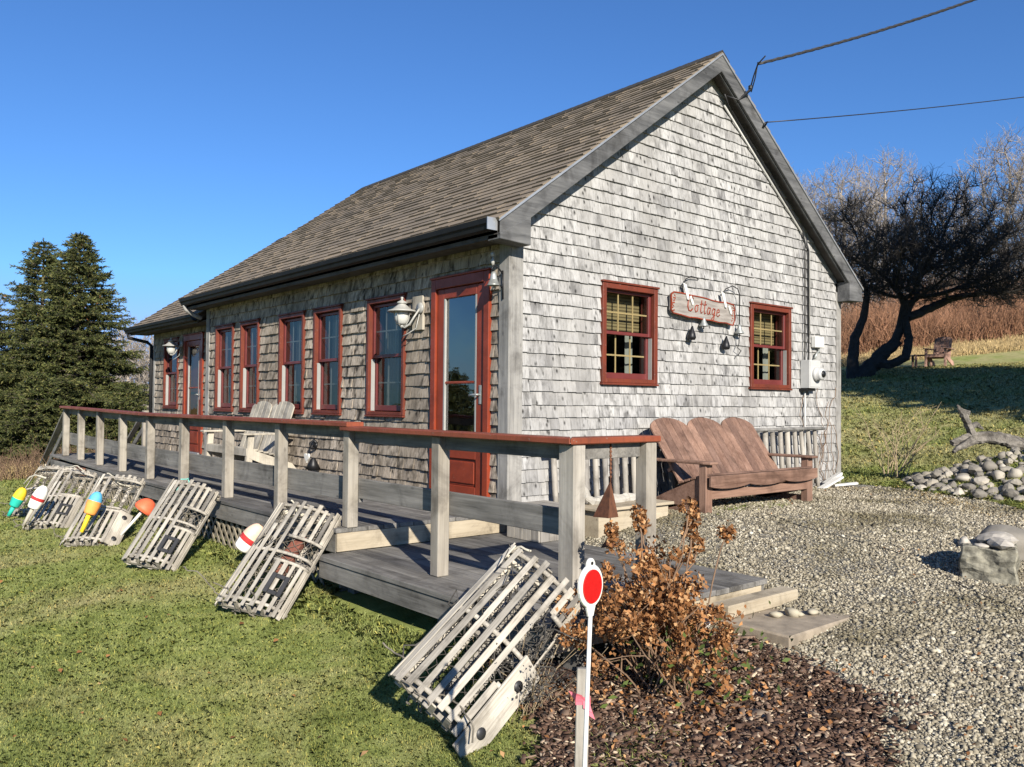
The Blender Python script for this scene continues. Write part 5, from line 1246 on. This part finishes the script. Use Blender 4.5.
# a row of evergreens right of the view: they shade the apple tree
for k, (x, y, s_) in enumerate(((5.6, 14.3, 1.95), (6.3, 15.5, 2.0), (7.6, 13.7, 2.0), (8.6, 14.6, 2.1), (10.0, 13.0, 2.1), (5.1, 12.4, 1.9))):
    far_copy((sp1, sp2)[k % 2], x, y, s_, 'big evergreen in the row right of the view that shades the apple tree', 'evergreens shading the lawn', k*1.3, .48)

# ---- leafless trees grown by space colonisation
def colonize(seed, trunk, attract, step, infl, kill, maxit=140):
    rg = np.random.default_rng(seed); nodes = [np.array(p, float) for p in trunk]; par = [-1]+list(range(len(trunk)-1)); At = attract.copy()
    for it in range(maxit):
        if not len(At): break
        Nn = np.array(nodes); d2 = ((At[:, None]-Nn[None])**2).sum(2); j = d2.argmin(1); dm = np.sqrt(d2[np.arange(len(At)), j])
        ok = dm < infl
        if not ok.any(): break
        new = []
        for i in np.unique(j[ok]):
            v = At[ok & (j == i)]-Nn[i]; v /= np.linalg.norm(v, axis=1)[:, None]+1e-9; g_ = v.sum(0)+rg.normal(0, .35, 3); g_ /= np.linalg.norm(g_)+1e-9
            q = Nn[i]+g_*step*rg.uniform(.8, 1.2); new.append((q, i))
        cnt = len(nodes)
        for q, i in new: nodes.append(q); par.append(int(i))
        Nn = np.array(nodes[cnt:]); d2 = ((At[:, None]-Nn[None])**2).sum(2).min(1); At = At[d2 > kill**2]
    return np.array(nodes), np.array(par)
def bare_tree(name, base, seed, trunk, attract, step, infl, kill, r_tip, expo, twigs, tl, mat, label, cat, group=None, upw=.3, r_max=.3, sides=6):
    rg = np.random.default_rng(seed+100); P, par = colonize(seed, trunk, attract, step, infl, kill)
    n = len(P); kids = np.zeros(n, int); np.add.at(kids, par[1:], 1)
    r_ = np.zeros(n); acc = np.zeros(n)
    for i in range(n-1, -1, -1):
        r_[i] = max(r_tip, acc[i]**(1/expo)) if kids[i] else r_tip
        if par[i] >= 0: acc[par[i]] += r_[i]**expo
    r_ = np.minimum(r_, r_max); t = thing(name, base, label, cat, group)
    i = np.arange(1, n); thick = r_[i] > r_tip*2.2
    a, b = i[thick], i[~thick]
    ra = np.minimum(r_[par[a]], r_[a]*1.35)
    V, F = segs_mesh(P[par[a]], P[a]+(P[a]-P[par[a]])*.12, ra, r_[a], sides); np_mesh('trunk', V, F, mat, True, parent=t)
    A = [P[par[b]]]; B = [P[b]]; RA = [np.minimum(r_[par[b]], r_[b]*1.5)]; RB_ = [r_[b]]
    # fine twigs
    src = i[r_[i] < r_tip*4]; src = np.repeat(src, twigs); base_ = P[src]; dd = P[src]-P[par[src]]; dd /= np.linalg.norm(dd, axis=1)[:, None]+1e-9
    for lev in range(2):
        m_ = len(base_); d = dd*.6+rg.normal(0, .65, (m_, 3)); d[:, 2] += upw; d /= np.linalg.norm(d, axis=1)[:, None]; L = tl*(.62**lev)*rg.uniform(.4, 1.3, m_)
        mid = base_+d*L[:, None]*.5; d2 = d+rg.normal(0, .35, (m_, 3)); d2 /= np.linalg.norm(d2, axis=1)[:, None]; tip = mid+d2*L[:, None]*.5
        q = r_tip*(.85-.25*lev)
        A += [base_, mid]; B += [mid, tip]; RA += [np.full(m_, q), np.full(m_, q*.8)]; RB_ += [np.full(m_, q*.8), np.full(m_, q*.45)]
        base_ = np.concatenate([mid, tip]); dd = np.concatenate([d, d2])
        if lev == 0: k_ = rg.random(len(base_)) < .75; base_, dd = base_[k_], dd[k_]
    V, F = segs_mesh(np.concatenate(A), np.concatenate(B), np.concatenate(RA), np.concatenate(RB_), 3); np_mesh('twigs', V, F, mat, parent=t)
    return t
def in_ell(rg, n, c, r_, low=-9, shell=.35):
    P = rg.normal(size=(n*3, 3)); P /= np.linalg.norm(P, axis=1)[:, None]; P *= (rg.uniform(shell**3, 1, len(P))**(1/3))[:, None]; P = P*np.array(r_)+np.array(c); return P[P[:, 2] > low][:n]
bx_, by_ = -6.1, 18.1; bz = Hz(bx_, by_)-.15
L3 = lambda s_, u_, f_=0: tuple(np.array([bx_, by_, bz])+np.array(rr)*np.array([1, 1, 0])*s_+np.array([0, 0, 1])*u_+np.array([fw[0], fw[1], 0])*f_)
rg = np.random.default_rng(5)
Rv = np.array([rr[0], rr[1]]); Fv = np.array([fw[0], fw[1]])
q = in_ell(rg, 84, (0, 0, 0), (3.75, 2.7, 1.0), -9, .25); q = np.repeat(q, 30, 0)+rg.normal(0, 1, (len(q)*30, 3))*np.array([.40, .40, .17]); u1 = q[:, 0]; v1 = q[:, 1]
hz_ = bz+3.6+q[:, 2]*(1.9-.25*np.abs(u1)/3.5)-.12*u1*(u1 > 0)
att = np.stack([bx_+Rv[0]*(u1+2.25)+Fv[0]*v1, by_+Rv[1]*(u1+2.25)+Fv[1]*v1, hz_], 1)
att = att[att[:, 2] > bz+2.35]
trunk = [L3(0, 0), L3(.25, .35), L3(.55, .65, .05), L3(.9, .95, .1), L3(1.2, 1.25, .1), L3(1.35, 1.6, .1), L3(1.4, 1.95, .05), L3(1.45, 2.3)]
bare_tree('apple_tree', (bx_, by_, bz), 5, trunk, att, .17, 1.4, .25, .0085, 2.25, 6, .40, 'apple_bark', 'old dark leafless apple tree with a leaning trunk and wide tangled crown', 'apple tree', None, .35, .26, 8)
# second leaning limbs of the apple tree go into its own trunk
app = bpy.data.objects['apple_tree']
mb = MB()
gnarl(mb, [L3(-.1, -.1), L3(-.05, .6, .1), L3(.05, 1.3, .15), L3(.3, 1.9, .1), L3(.35, 2.6, 0), L3(.2, 3.1)], [.21, .16, .13, .11, .08, .05], 71, 14, 6, .16)
gnarl(mb, [L3(-.12, -.1), L3(.3, .35, .05), L3(.8, .85, .1), L3(1.25, 1.25, .1)], [.27, .23, .20, .15], 72, 14, 6, .16)
gnarl(mb, [L3(.55, .6), L3(1.0, .55, -.1), L3(1.35, .75, -.2), L3(1.5, 1.3, -.1), L3(1.45, 1.9), L3(1.7, 2.5)], [.13, .12, .12, .11, .10, .08], 73, 14, 6, .16)
gnarl(mb, [L3(1.5, 1.9), L3(2.1, 2.15, .1), L3(2.9, 2.5, .2), L3(3.7, 2.65, .1), L3(4.6, 2.9)], [.14, .12, .10, .07, .04], 74, 12, 6, .16)
mb.build('limb', 'apple_bark', app)

def tall_tree(seed, x, y, h, rad, label, group, mat='twig_grey', n=900, multi=False):
    rg = np.random.default_rng(seed); z = Hz(x, y)-.2
    q = in_ell(rg, n, (x, y, z+h*.60), (rad, rad, h*.42), z+h*.15, .1)
    tr_ = [(x, y, z+h*.075*k) for k in range(6)]
    return bare_tree('bare_tree', (x, y, z), seed, tr_, q, h*.03, h*.3, h*.035, .010+h*.0005, 2.1, 2, h*.075, mat, label, 'bare tree', group, .75, .2)
G_ = 'bare trees beyond the lawn'
def at(px, d): v = Rp(px, 380, d); return v.x, v.y
t1 = tall_tree(11, *at(842, 52), 10.6, 3.0, 'hazy leafless tree rising behind the left half of the apple tree', G_)
t2 = tall_tree(12, *at(1005, 50), 10.8, 3.0, 'tall pale leafless tree at the right edge behind the apple tree', G_)
o = copy_tree(t1); x, y = at(885, 56); o.location = (x, y, Hz(x, y)-.2); o.rotation_euler = (0, 0, 2.1); o.scale = (1., 1., 1.10); o['label'] = 'leafless tree with a tufted top directly behind the apple tree crown'
o = copy_tree(t2); x, y = at(952, 60); o.location = (x, y, Hz(x, y)-.2); o.rotation_euler = (0, 0, 1.2); o.scale = (.9, .9, .86); o['label'] = 'lower leafless tree between the tufted one and the tall pale one'
o = copy_tree(t1); x, y = at(800, 54); o.location = (x, y, Hz(x, y)-.2); o.rotation_euler = (0, 0, 4.1); o.scale = (.95, .95, 1.0); o['label'] = 'leafless tree half hidden behind the right slope of the gable'
o = copy_tree(t2); x, y = at(1060, 47); o.location = (x, y, Hz(x, y)-.2); o.rotation_euler = (0, 0, 3.3); o.scale = (.9, .9, .95); o['label'] = 'leafless tree cut by the right edge of the view'
t3 = tall_tree(14, *at(140, 34), 5.4, 1.7, 'thin pale leafless tree between the spruces and the cottage', 'bare trees left of the cottage', n=500)
o = copy_tree(t3); x, y = at(118, 42); o.location = (x, y, Hz(x, y)-.2); o.rotation_euler = (0, 0, 2.); o.scale = (1.1, 1.1, 1.1); o['label'] = 'faint leafless tree half behind the right side of the tall spruce'
o = copy_tree(t3); x, y = at(160, 38); o.location = (x, y, Hz(x, y)-.2); o.rotation_euler = (0, 0, 4.); o['label'] = 'leafless tree mostly hidden by the far end of the cottage'
o = copy_tree(t1); x, y = at(440, 60); o.location = (x, y, Hz(x, y)-.2); o.scale = (1, 1, 1.02); o.rotation_euler = (0, 0, 5); o['label'] = 'leafless tree behind the cottage with only its top twigs above the ridge'

# ---- brush bank
def brush(name, pts_poly, n, h0, h1, mat, seed, dmin, dmax, x0, x1, rad=.012, fork=3):
    rg = np.random.default_rng(seed); px = rg.uniform(x0, x1, n); dd = rg.uniform(dmin, dmax, n)
    v = np.array(fw)[None]+np.array(rr)[None]*((px-512)/830.306)[:, None]; P = CAM[None]+v*dd[:, None]; P[:, 2] = H(P[:, 0], P[:, 1])
    A, B, RA, RB_ = [], [], [], []
    d = rg.normal(0, .28, (n, 3)); d[:, 2] = 1; d /= np.linalg.norm(d, axis=1)[:, None]; L = rg.uniform(h0, h1, n)*(.75+.35*wob(P[:, 0], P[:, 1], .35))
    m1 = P+d*(L*.45)[:, None]; d2 = d+rg.normal(0, .25, (n, 3)); m2 = m1+d2*(L*.5)[:, None]
    A += [P, m1]; B += [m1, m2]; RA += [np.full(n, rad), np.full(n, rad*.8)]; RB_ += [np.full(n, rad*.8), np.full(n, rad*.4)]
    for k in range(fork):
        s_ = rg.uniform(.2, 1, n)[:, None]; b0 = np.where(rg.random((n, 1)) < .5, P+(m1-P)*s_, m1+(m2-m1)*s_); q = d+rg.normal(0, .6, (n, 3)); tip = b0+q*(L*rg.uniform(.15, .4, n))[:, None]
        A.append(b0); B.append(tip); RA.append(np.full(n, rad*.7)); RB_.append(np.full(n, rad*.3))
    V, F = segs_mesh(np.concatenate(A), np.concatenate(B), np.concatenate(RA), np.concatenate(RB_), 3)
    return np_mesh(name, V, F, mat, kind='stuff')
brush('brush_thicket', None, 11000, 1.0, 2.3, 'brush_red', 1, 32.5, 44, 830, 1120)
brush('brush_thicket', None, 2200, 2.2, 4.6, 'twig_grey', 2, 39, 50, 780, 1120, .012, 5)
brush('dry_grass', None, 7000, .14, .38, 'hay', 3, 29.8, 33, 830, 1100, .010, 1)
brush('brush_thicket', None, 2500, .8, 2.0, 'twig_grey', 4, 27, 40, 60, 210, .010, 4)
brush('brush_thicket', None, 1100, .2, .7, 'stem_brown', 5, 14.5, 20, -40, 130, .006, 3)
brush('dry_grass', None, 5000, .12, .35, 'hay', 6, 15, 18, -60, 120, .006, 1)
# small bare shrub right of the gable
bxs, bys = .35, 6.7; z = Hz(bxs, bys); rg = np.random.default_rng(3); t = thing('bare_shrub', (bxs, bys, z), 'thin leafless shrub with pale stems beside the right corner of the gable', 'shrub')
A, B, RA, RB_ = [], [], [], []
for k in range(16):
    p = np.array([bxs+rg.normal(0, .08), bys+rg.normal(0, .08), z]); d = np.array([rg.normal(0, .35), rg.normal(0, .35), 1.]); L = rg.uniform(.5, 1.35); 
    for q in range(6):
        d2 = d+rg.normal(0, .12, 3); d2 /= np.linalg.norm(d2); e = p+d2*L/6; A.append(p); B.append(e); RA.append(.008*(1-q/8)); RB_.append(.008*(1-(q+1)/8))
        if q > 1 and rg.random() < .8:
            s_ = d2+rg.normal(0, .7, 3); f_ = p+s_*rg.uniform(.1, .3); A.append(p); B.append(f_); RA.append(.004); RB_.append(.002)
        p = e; d = d2
V, F = segs_mesh(A, B, np.array(RA), np.array(RB_), 4); np_mesh('stems', V, F, 'stem_tan', parent=t)
# climbing dead vine on the corner
mb = MB(); rn = random.Random(2)
for k in range(9):
    p = Vector((.04, rn.uniform(5.1, 5.75), -.15)); P = [p]
    for q in range(rn.randint(7, 16)): p = p+Vector((rn.uniform(-.004, .004), rn.gauss(-.005, .05), rn.uniform(.04, .13))); p.x = max(.03, min(.06, p.x)); P.append(p)
    mb.tube(P, .004, 4)
tag(mb.build('dead_vine', 'stem_brown'), 'thin dead vine stems climbing the right end of the gable wall', 'vine')

# ---- dried hydrangea
hx, hy = 3.0, -1.5; hz_ = Hz(hx, hy); rg = np.random.default_rng(9)
t = thing('hydrangea_bush', (hx, hy, hz_), 'dry brown hydrangea bush with papery flower heads by the lower deck', 'bush')
A, B, RA, RB_ = [], [], [], []; LP, FP = [], []
def stem(p, d, L, r_, lev):
    n = 6
    for q in range(n):
        d = d+rg.normal(0, .10, 3); d[2] += .03; d /= np.linalg.norm(d); e = p+d*L/n
        A.append(p); B.append(e); RA.append(r_*(1-.5*q/n)); RB_.append(r_*(1-.5*(q+1)/n))
        if lev < 2 and q >= 2 and rg.random() < .6: stem(e, d+rg.normal(0, .55, 3), L*.4, r_*.6, lev+1)
        if q >= 2 or lev: LP.append(e)
        p = e
    FP.append((p, lev))
for k in range(46):
    a = rg.uniform(0, 6.283); s_ = rg.uniform(.15, 1.15); out = np.array([math.cos(a)*s_, math.sin(a)*s_*.9, 1.])
    stem(np.array([hx+rg.normal(0, .09), hy+rg.normal(0, .09), hz_]), out/np.linalg.norm(out), rg.uniform(.34, .56), .006, 0)
def tallstem(px, py, d, top):
    e = Rp(px, py, d); p = np.array([hx+rg.normal(0, .1), hy+rg.normal(0, .1), hz_+.2]); e = np.array(e); n = 7; prev = p
    for q in range(1, n+1):
        s_ = q/n; c = p+(e-p)*np.array([s_**1.4, s_**1.4, s_])+rg.normal(0, .008, 3); A.append(prev); B.append(c); RA.append(.005); RB_.append(.0045); prev = c
    FP.append((e, -top))
for px, py, d, k in ((688, 506, 4.35, 2), (694, 517, 4.36, 2), (690, 532, 4.35, 2), (697, 545, 4.36, 1), (686, 556, 4.33, 1), (727, 533, 4.4, 1), (639, 515, 4.3, 1), (641, 524, 4.3, 1), (612, 531, 4.25, 2), (615, 545, 4.25, 2), (607, 572, 4.2, 1), (648, 560, 4.3, 2), (655, 572, 4.3, 2), (668, 575, 4.3, 1)): tallstem(px, py, d, k)
V, F = segs_mesh(A, B, np.array(RA), np.array(RB_), 4); np_mesh('stems', V, F, 'stem_brown', parent=t)
L_pts = []
for p, lev in FP:
    r_ = rg.uniform(.035, .06) if lev >= 0 else .05; c = 40 if lev >= 0 else 95
    if lev > 0 and rg.random() < .72: continue
    v = rg.normal(size=(c, 3)); v /= np.linalg.norm(v, axis=1)[:, None]; L_pts.append(p+v*r_*rg.uniform(.45, 1, c)[:, None]*np.array([1, 1, 1.1]))
LPa = np.array(LP); sel = LPa[(rg.random(len(LPa)) < .30) & (LPa[:, 2] > hz_+.22) & (rg.random(len(LPa)) < .6)]; L_pts.append(np.repeat(sel, 4, 0)+rg.normal(0, .026, (len(sel)*4, 3)))
P = np.concatenate(L_pts); V, F = quads(P, np.full(len(P), .018), rg, 1.5); np_mesh('dry_leaves', V, F, 'dry_leaf', parent=t)
q = np.stack([hx+rg.normal(.15, .22, 260), hy+rg.normal(.05, .22, 260), hz_+rg.uniform(.05, .38, 260)], 1); V, F = quads(q, np.full(260, .018), rg, 2.2); np_mesh('green_leaves', V, F, 'green_leaf', parent=t)
# dark dead perennial beside the near trap
px_, py_ = 2.72, -2.12; pz = Hz(px_, py_); t = thing('dead_perennial', (px_, py_, pz), 'clump of grey dead stems and seed heads beside the nearest trap', 'plant')
A, B, RA, RB_, LP = [], [], [], [], []
for k in range(30):
    p = np.array([px_+rg.normal(0, .06), py_+rg.normal(0, .06), pz]); d = np.array([rg.normal(0, .35), rg.normal(0, .35), 1.]); d /= np.linalg.norm(d); L = rg.uniform(.2, .5)
    for q in range(4):
        d = d+rg.normal(0, .15, 3); d /= np.linalg.norm(d); e = p+d*L/4; A.append(p); B.append(e); RA.append(.0022); RB_.append(.0018)
        if q > 0: LP.append(e+rg.normal(0, .022, (9, 3)))
        p = e
V, F = segs_mesh(A, B, np.array(RA), np.array(RB_), 3); np_mesh('stems', V, F, 'stem_tan', parent=t)
P = np.concatenate(LP); V, F = quads(P, np.full(len(P), .011), rg, 1.4); np_mesh('seed_heads', V, F, 'net', parent=t)

# ================================================================== GROUND COVER
def blocked(x, y):
    b = inpoly(x, y, GRAVEL) | inpoly(x, y, MULCH)
    b |= (x > -10) & (x < .03) & (y > -1.66) & (y < 6) | (x > .0) & (x < 2.62) & (y > -1.83) & (y < .1) | (x > -11.2) & (x < 0) & (y > -.1) & (y < 6.)
    return b
def blades(name, n, dens_fn, hh, ww, seed, mat='blade'):
    """n candidate points placed in view wedge"""
    rg = np.random.default_rng(seed)
    x, y, s_ = dens_fn(rg, n); ok = ~blocked(x, y); x, y, s_ = x[ok], y[ok], s_[ok]; n = len(x); z = H(x, y)+.012*wob(x, y, 1.3)*(np.hypot(x-2, y-2) < 25)
    a = rg.uniform(0, 6.283, n); h_ = hh*rg.uniform(.4, 1.15, n)*s_*(1+.3*wob(x, y, 1.1)); w_ = ww*s_*rg.uniform(.7, 1.3, n); le = rg.uniform(.4, 1.6, n)*h_; la = rg.uniform(0, 6.283, n)
    c, s2 = np.cos(a)*w_/2, np.sin(a)*w_/2
    mx, my, mz = x+np.cos(la)*le*.35, y+np.sin(la)*le*.35, z+h_*.6; tx, ty, tz = x+np.cos(la)*le, y+np.sin(la)*le, z+h_*.95-le*.30
    V = np.stack([np.stack([x-c, y-s2, z-.004], 1), np.stack([x+c, y+s2, z-.004], 1), np.stack([mx+c*.8, my+s2*.8, mz], 1), np.stack([tx, ty, tz], 1), np.stack([mx-c*.8, my-s2*.8, mz], 1)], 1).reshape(-1, 3)
    return np_mesh(name, V, np.arange(5*n).reshape(-1, 5), mat, kind='stuff')
def polar(a0, a1, d0, d1, p=1.):
    def f(rg, n):
        a = np.radians(rg.uniform(a0, a1, n)); u_ = rg.random(n); d = d0*(d1/d0)**(u_**p); return CAM[0]+np.cos(a)*d, CAM[1]+np.sin(a)*d, np.clip((d/4.5)**.45, .85, 2.6)
    return f
blades('grass', 640000, polar(133, 180, 2.3, 19, .95), .020, .0030, 1)
blades('grass', 90000, polar(104, 126, 10, 30, .8), .035, .006, 2)
blades('grass', 26000, polar(100, 122, 5, 11, .8), .035, .0045, 3)
rg = np.random.default_rng(21)                                                     # longer tufts along edges
def edge_pts(P, n, w_):
    P = np.array(P); seg = np.linalg.norm(np.diff(P, axis=0), axis=1); c = np.r_[0, np.cumsum(seg)]; s_ = rg.uniform(0, c[-1], n)
    return np.interp(s_, c, P[:, 0])+rg.normal(0, w_, n), np.interp(s_, c, P[:, 1])+rg.normal(0, w_, n)
def tufts(P, n, w_, sc): 
    def f(r_, m_): x, y = edge_pts(P, n, w_); return x, y, np.full(len(x), sc)
    return f
_b = blocked
blades('grass', 0, tufts([(-9.5, -1.8), (.0, -1.82), (.1, -1.98), (2.2, -2.0)], 16000, .07, 1.5), .035, .0045, 31)
blades('grass', 0, tufts([(.4, 5.9), (1.2, 5.5), (2.3, 5.1), (3.2, 4.5), (3.6, 3.2), (3.9, 2.0), (3.8, 1.2)], 16000, .16, 1.6), .035, .005, 32)
blocked = lambda x, y: np.zeros(x.shape, bool)
blades('dry_grass', 0, tufts([(.5, 5.3), (1.3, 5.0), (2.2, 4.7), (2.9, 4.2)], 5000, .25, 1.2), .03, .004, 33, 'hay')
blades('grass', 0, tufts([(1.0, 1.6), (1.0, 2.4), (.95, 3.3)], 1400, .10, 1.3), .035, .004, 34)
blades('grass', 0, tufts([(3.05, -2.25), (3.6, -2.0), (3.3, -1.95)], 1500, .12, 1.3), .04, .004, 35)
blades('grass', 0, tufts([(2.2, 3.0), (2.45, 2.4)], 500, .12, .8), .03, .004, 36)
blocked = _b
# pebbles
def scatter_solid(name, base, x, y, z, s, sq, mat, rg, smooth, tilt=6.3, kind='stuff'):
    V0, F0 = base; V0 = np.array(V0); F0 = np.array(F0); n = len(x)
    a = rg.uniform(0, 6.283, n); b = rg.normal(0, tilt, n); g_ = rg.normal(0, tilt, n)
    ca, sa, cb, sb, cg, sg_ = np.cos(a), np.sin(a), np.cos(b), np.sin(b), np.cos(g_), np.sin(g_)
    P = V0[None]*sq[:, None, :]*s[:, None, None]
    X = P[..., 0]; Y = P[..., 1]*cb[:, None]-P[..., 2]*sb[:, None]; Z_ = P[..., 1]*sb[:, None]+P[..., 2]*cb[:, None]
    X2 = X*cg[:, None]+Z_*sg_[:, None]; Z2 = -X*sg_[:, None]+Z_*cg[:, None]; X3 = X2*ca[:, None]-Y*sa[:, None]; Y3 = X2*sa[:, None]+Y*ca[:, None]
    V = np.stack([X3+x[:, None], Y3+y[:, None], Z2+z[:, None]], 2).reshape(-1, 3); F = (F0[None]+(np.arange(n)*len(V0))[:, None, None]).reshape(-1, F0.shape[1])
    return np_mesh(name, V, F, mat, smooth, kind=kind)
rg = np.random.default_rng(77); rn = random.Random(31)
ico = rock(rn, 1., (1, 1, 1), 1)
n = 300000; a = np.radians(rg.uniform(101, 152, n)); d = 2.0*(11.6/2.0)**(rg.random(n)**.8); x, y = CAM[0]+np.cos(a)*d, CAM[1]+np.sin(a)*d
ok = inpoly(x+.09*wob(x, y, 1.4)+rg.normal(0, .05, n), y+.09*wob(y, x, 1.4, 2)+rg.normal(0, .05, n), GRAVEL) & ((x > .05) | (y < .0)) & (rg.random(n) < .93-.35*(wob(x, y, .55, 3) > .42)); x, y, d = x[ok], y[ok], d[ok]; n = len(x)
s = rg.lognormal(math.log(.0063), .40, n)*np.clip((d/5)**.3, .9, 1.35); s = np.minimum(s, .022)
sq_ = np.stack([rg.uniform(.9, 1.4, n), rg.uniform(.65, 1.0, n), rg.uniform(.5, .85, n)], 1); k = (d < 5.) & (s > .0075)
octa = (np.array([(1, .1, 0), (-.9, 0, .15), (.1, 1, 0), (0, -1, .1), (.1, 0, .9), (0, .1, -1)]), np.array([(0, 2, 4), (2, 1, 4), (1, 3, 4), (3, 0, 4), (2, 0, 5), (1, 2, 5), (3, 1, 5), (0, 3, 5)]))
for nm, q, bs in (('gravel', k, ico), ('gravel', ~k, octa)): scatter_solid(nm, bs, x[q], y[q], H(x[q], y[q])+.014+s[q]*.35, s[q]*(1 if bs is ico else 1.2), sq_[q], 'pebble', rg, False, .4)
mk = rg.random(n) < .0045; q = mk & ((wob(x, y, .7, 5) > .1) | (d < 5)); P = np.stack([x[q], y[q], H(x[q], y[q])+.035], 1); V, F = quads(P, np.full(len(P), .014), rg, 2.0, np.array([[0, 0, 1.]]), .6); np_mesh('leaf_litter', V, F, 'dry_leaf', kind='stuff')
q = (wob(x, y, .8, 3) > .45) & (rg.random(n) < .035); gx_, gy_ = x[q], y[q]
def moss(r_, m_): return gx_, gy_, np.full(len(gx_), .7)
blocked = lambda x, y: np.zeros(x.shape, bool)
blades('grass', 0, lambda r_, m_: (np.repeat(gx_, 3)+rg.normal(0, .02, 3*len(gx_)), np.repeat(gy_, 3)+rg.normal(0, .02, 3*len(gx_)), np.full(3*len(gx_), .75)), .022, .0035, 41)
blocked = _b
# bark chips
cube = ([(-1,-1,-1),(1,-.8,-1),(.9,1,-1),(-.8,.9,-1),(-1,-1,1),(1,-.8,1),(.9,1,1),(-.8,.9,1)], [(0,3,2,1),(4,5,6,7),(0,1,5,4),(1,2,6,5),(2,3,7,6),(3,0,4,7)])
n = 52000; x = rg.uniform(1.8, 4.8, n); y = rg.uniform(-2.9, -.5, n); ok = inpoly(x+.15*wob(x, y, 1.7)+rg.normal(0, .06, n), y+.15*wob(y, x, 1.7, 2)+rg.normal(0, .06, n), MULCH) & ~((x < 2.62) & (y > -1.83)); x, y = x[ok], y[ok]; n = len(x)
s = rg.lognormal(math.log(.0085), .45, n); s = np.minimum(s, .045)
scatter_solid('bark_chips', cube, x, y, H(x, y)+.026+rg.uniform(0, .012, n), s, np.stack([rg.uniform(.8, 1.7, n), rg.uniform(.4, .9, n), rg.uniform(.08, .24, n)], 1), 'chips', rg, False, .33)
# a few fallen leaves on the lawn and under the bush
n = 70; x = rg.uniform(-4.5, 2.8, n); y = rg.uniform(-4.2, -2.4, n); P = np.stack([x, y, H(x, y)+.03], 1); V, F = quads(P, np.full(n, .022), rg, 1.6, np.array([[0, 0, 1.]]), .7); np_mesh('fallen_leaves', V, F, 'dry_leaf', kind='stuff')
n = 900; x = rg.normal(3.0, .4, n); y = rg.normal(-1.5, .35, n); ok = ~((x < 2.63) & (y > -1.84)); x, y = x[ok], y[ok]; P = np.stack([x, y, H(x, y)+.045], 1); V, F = quads(P, np.full(len(x), .018), rg, 1.5, np.array([[0, 0, 1.]]), .5); np_mesh('leaf_litter', V, F, 'dry_leaf', kind='stuff')
# drifting dead plants around the far traps
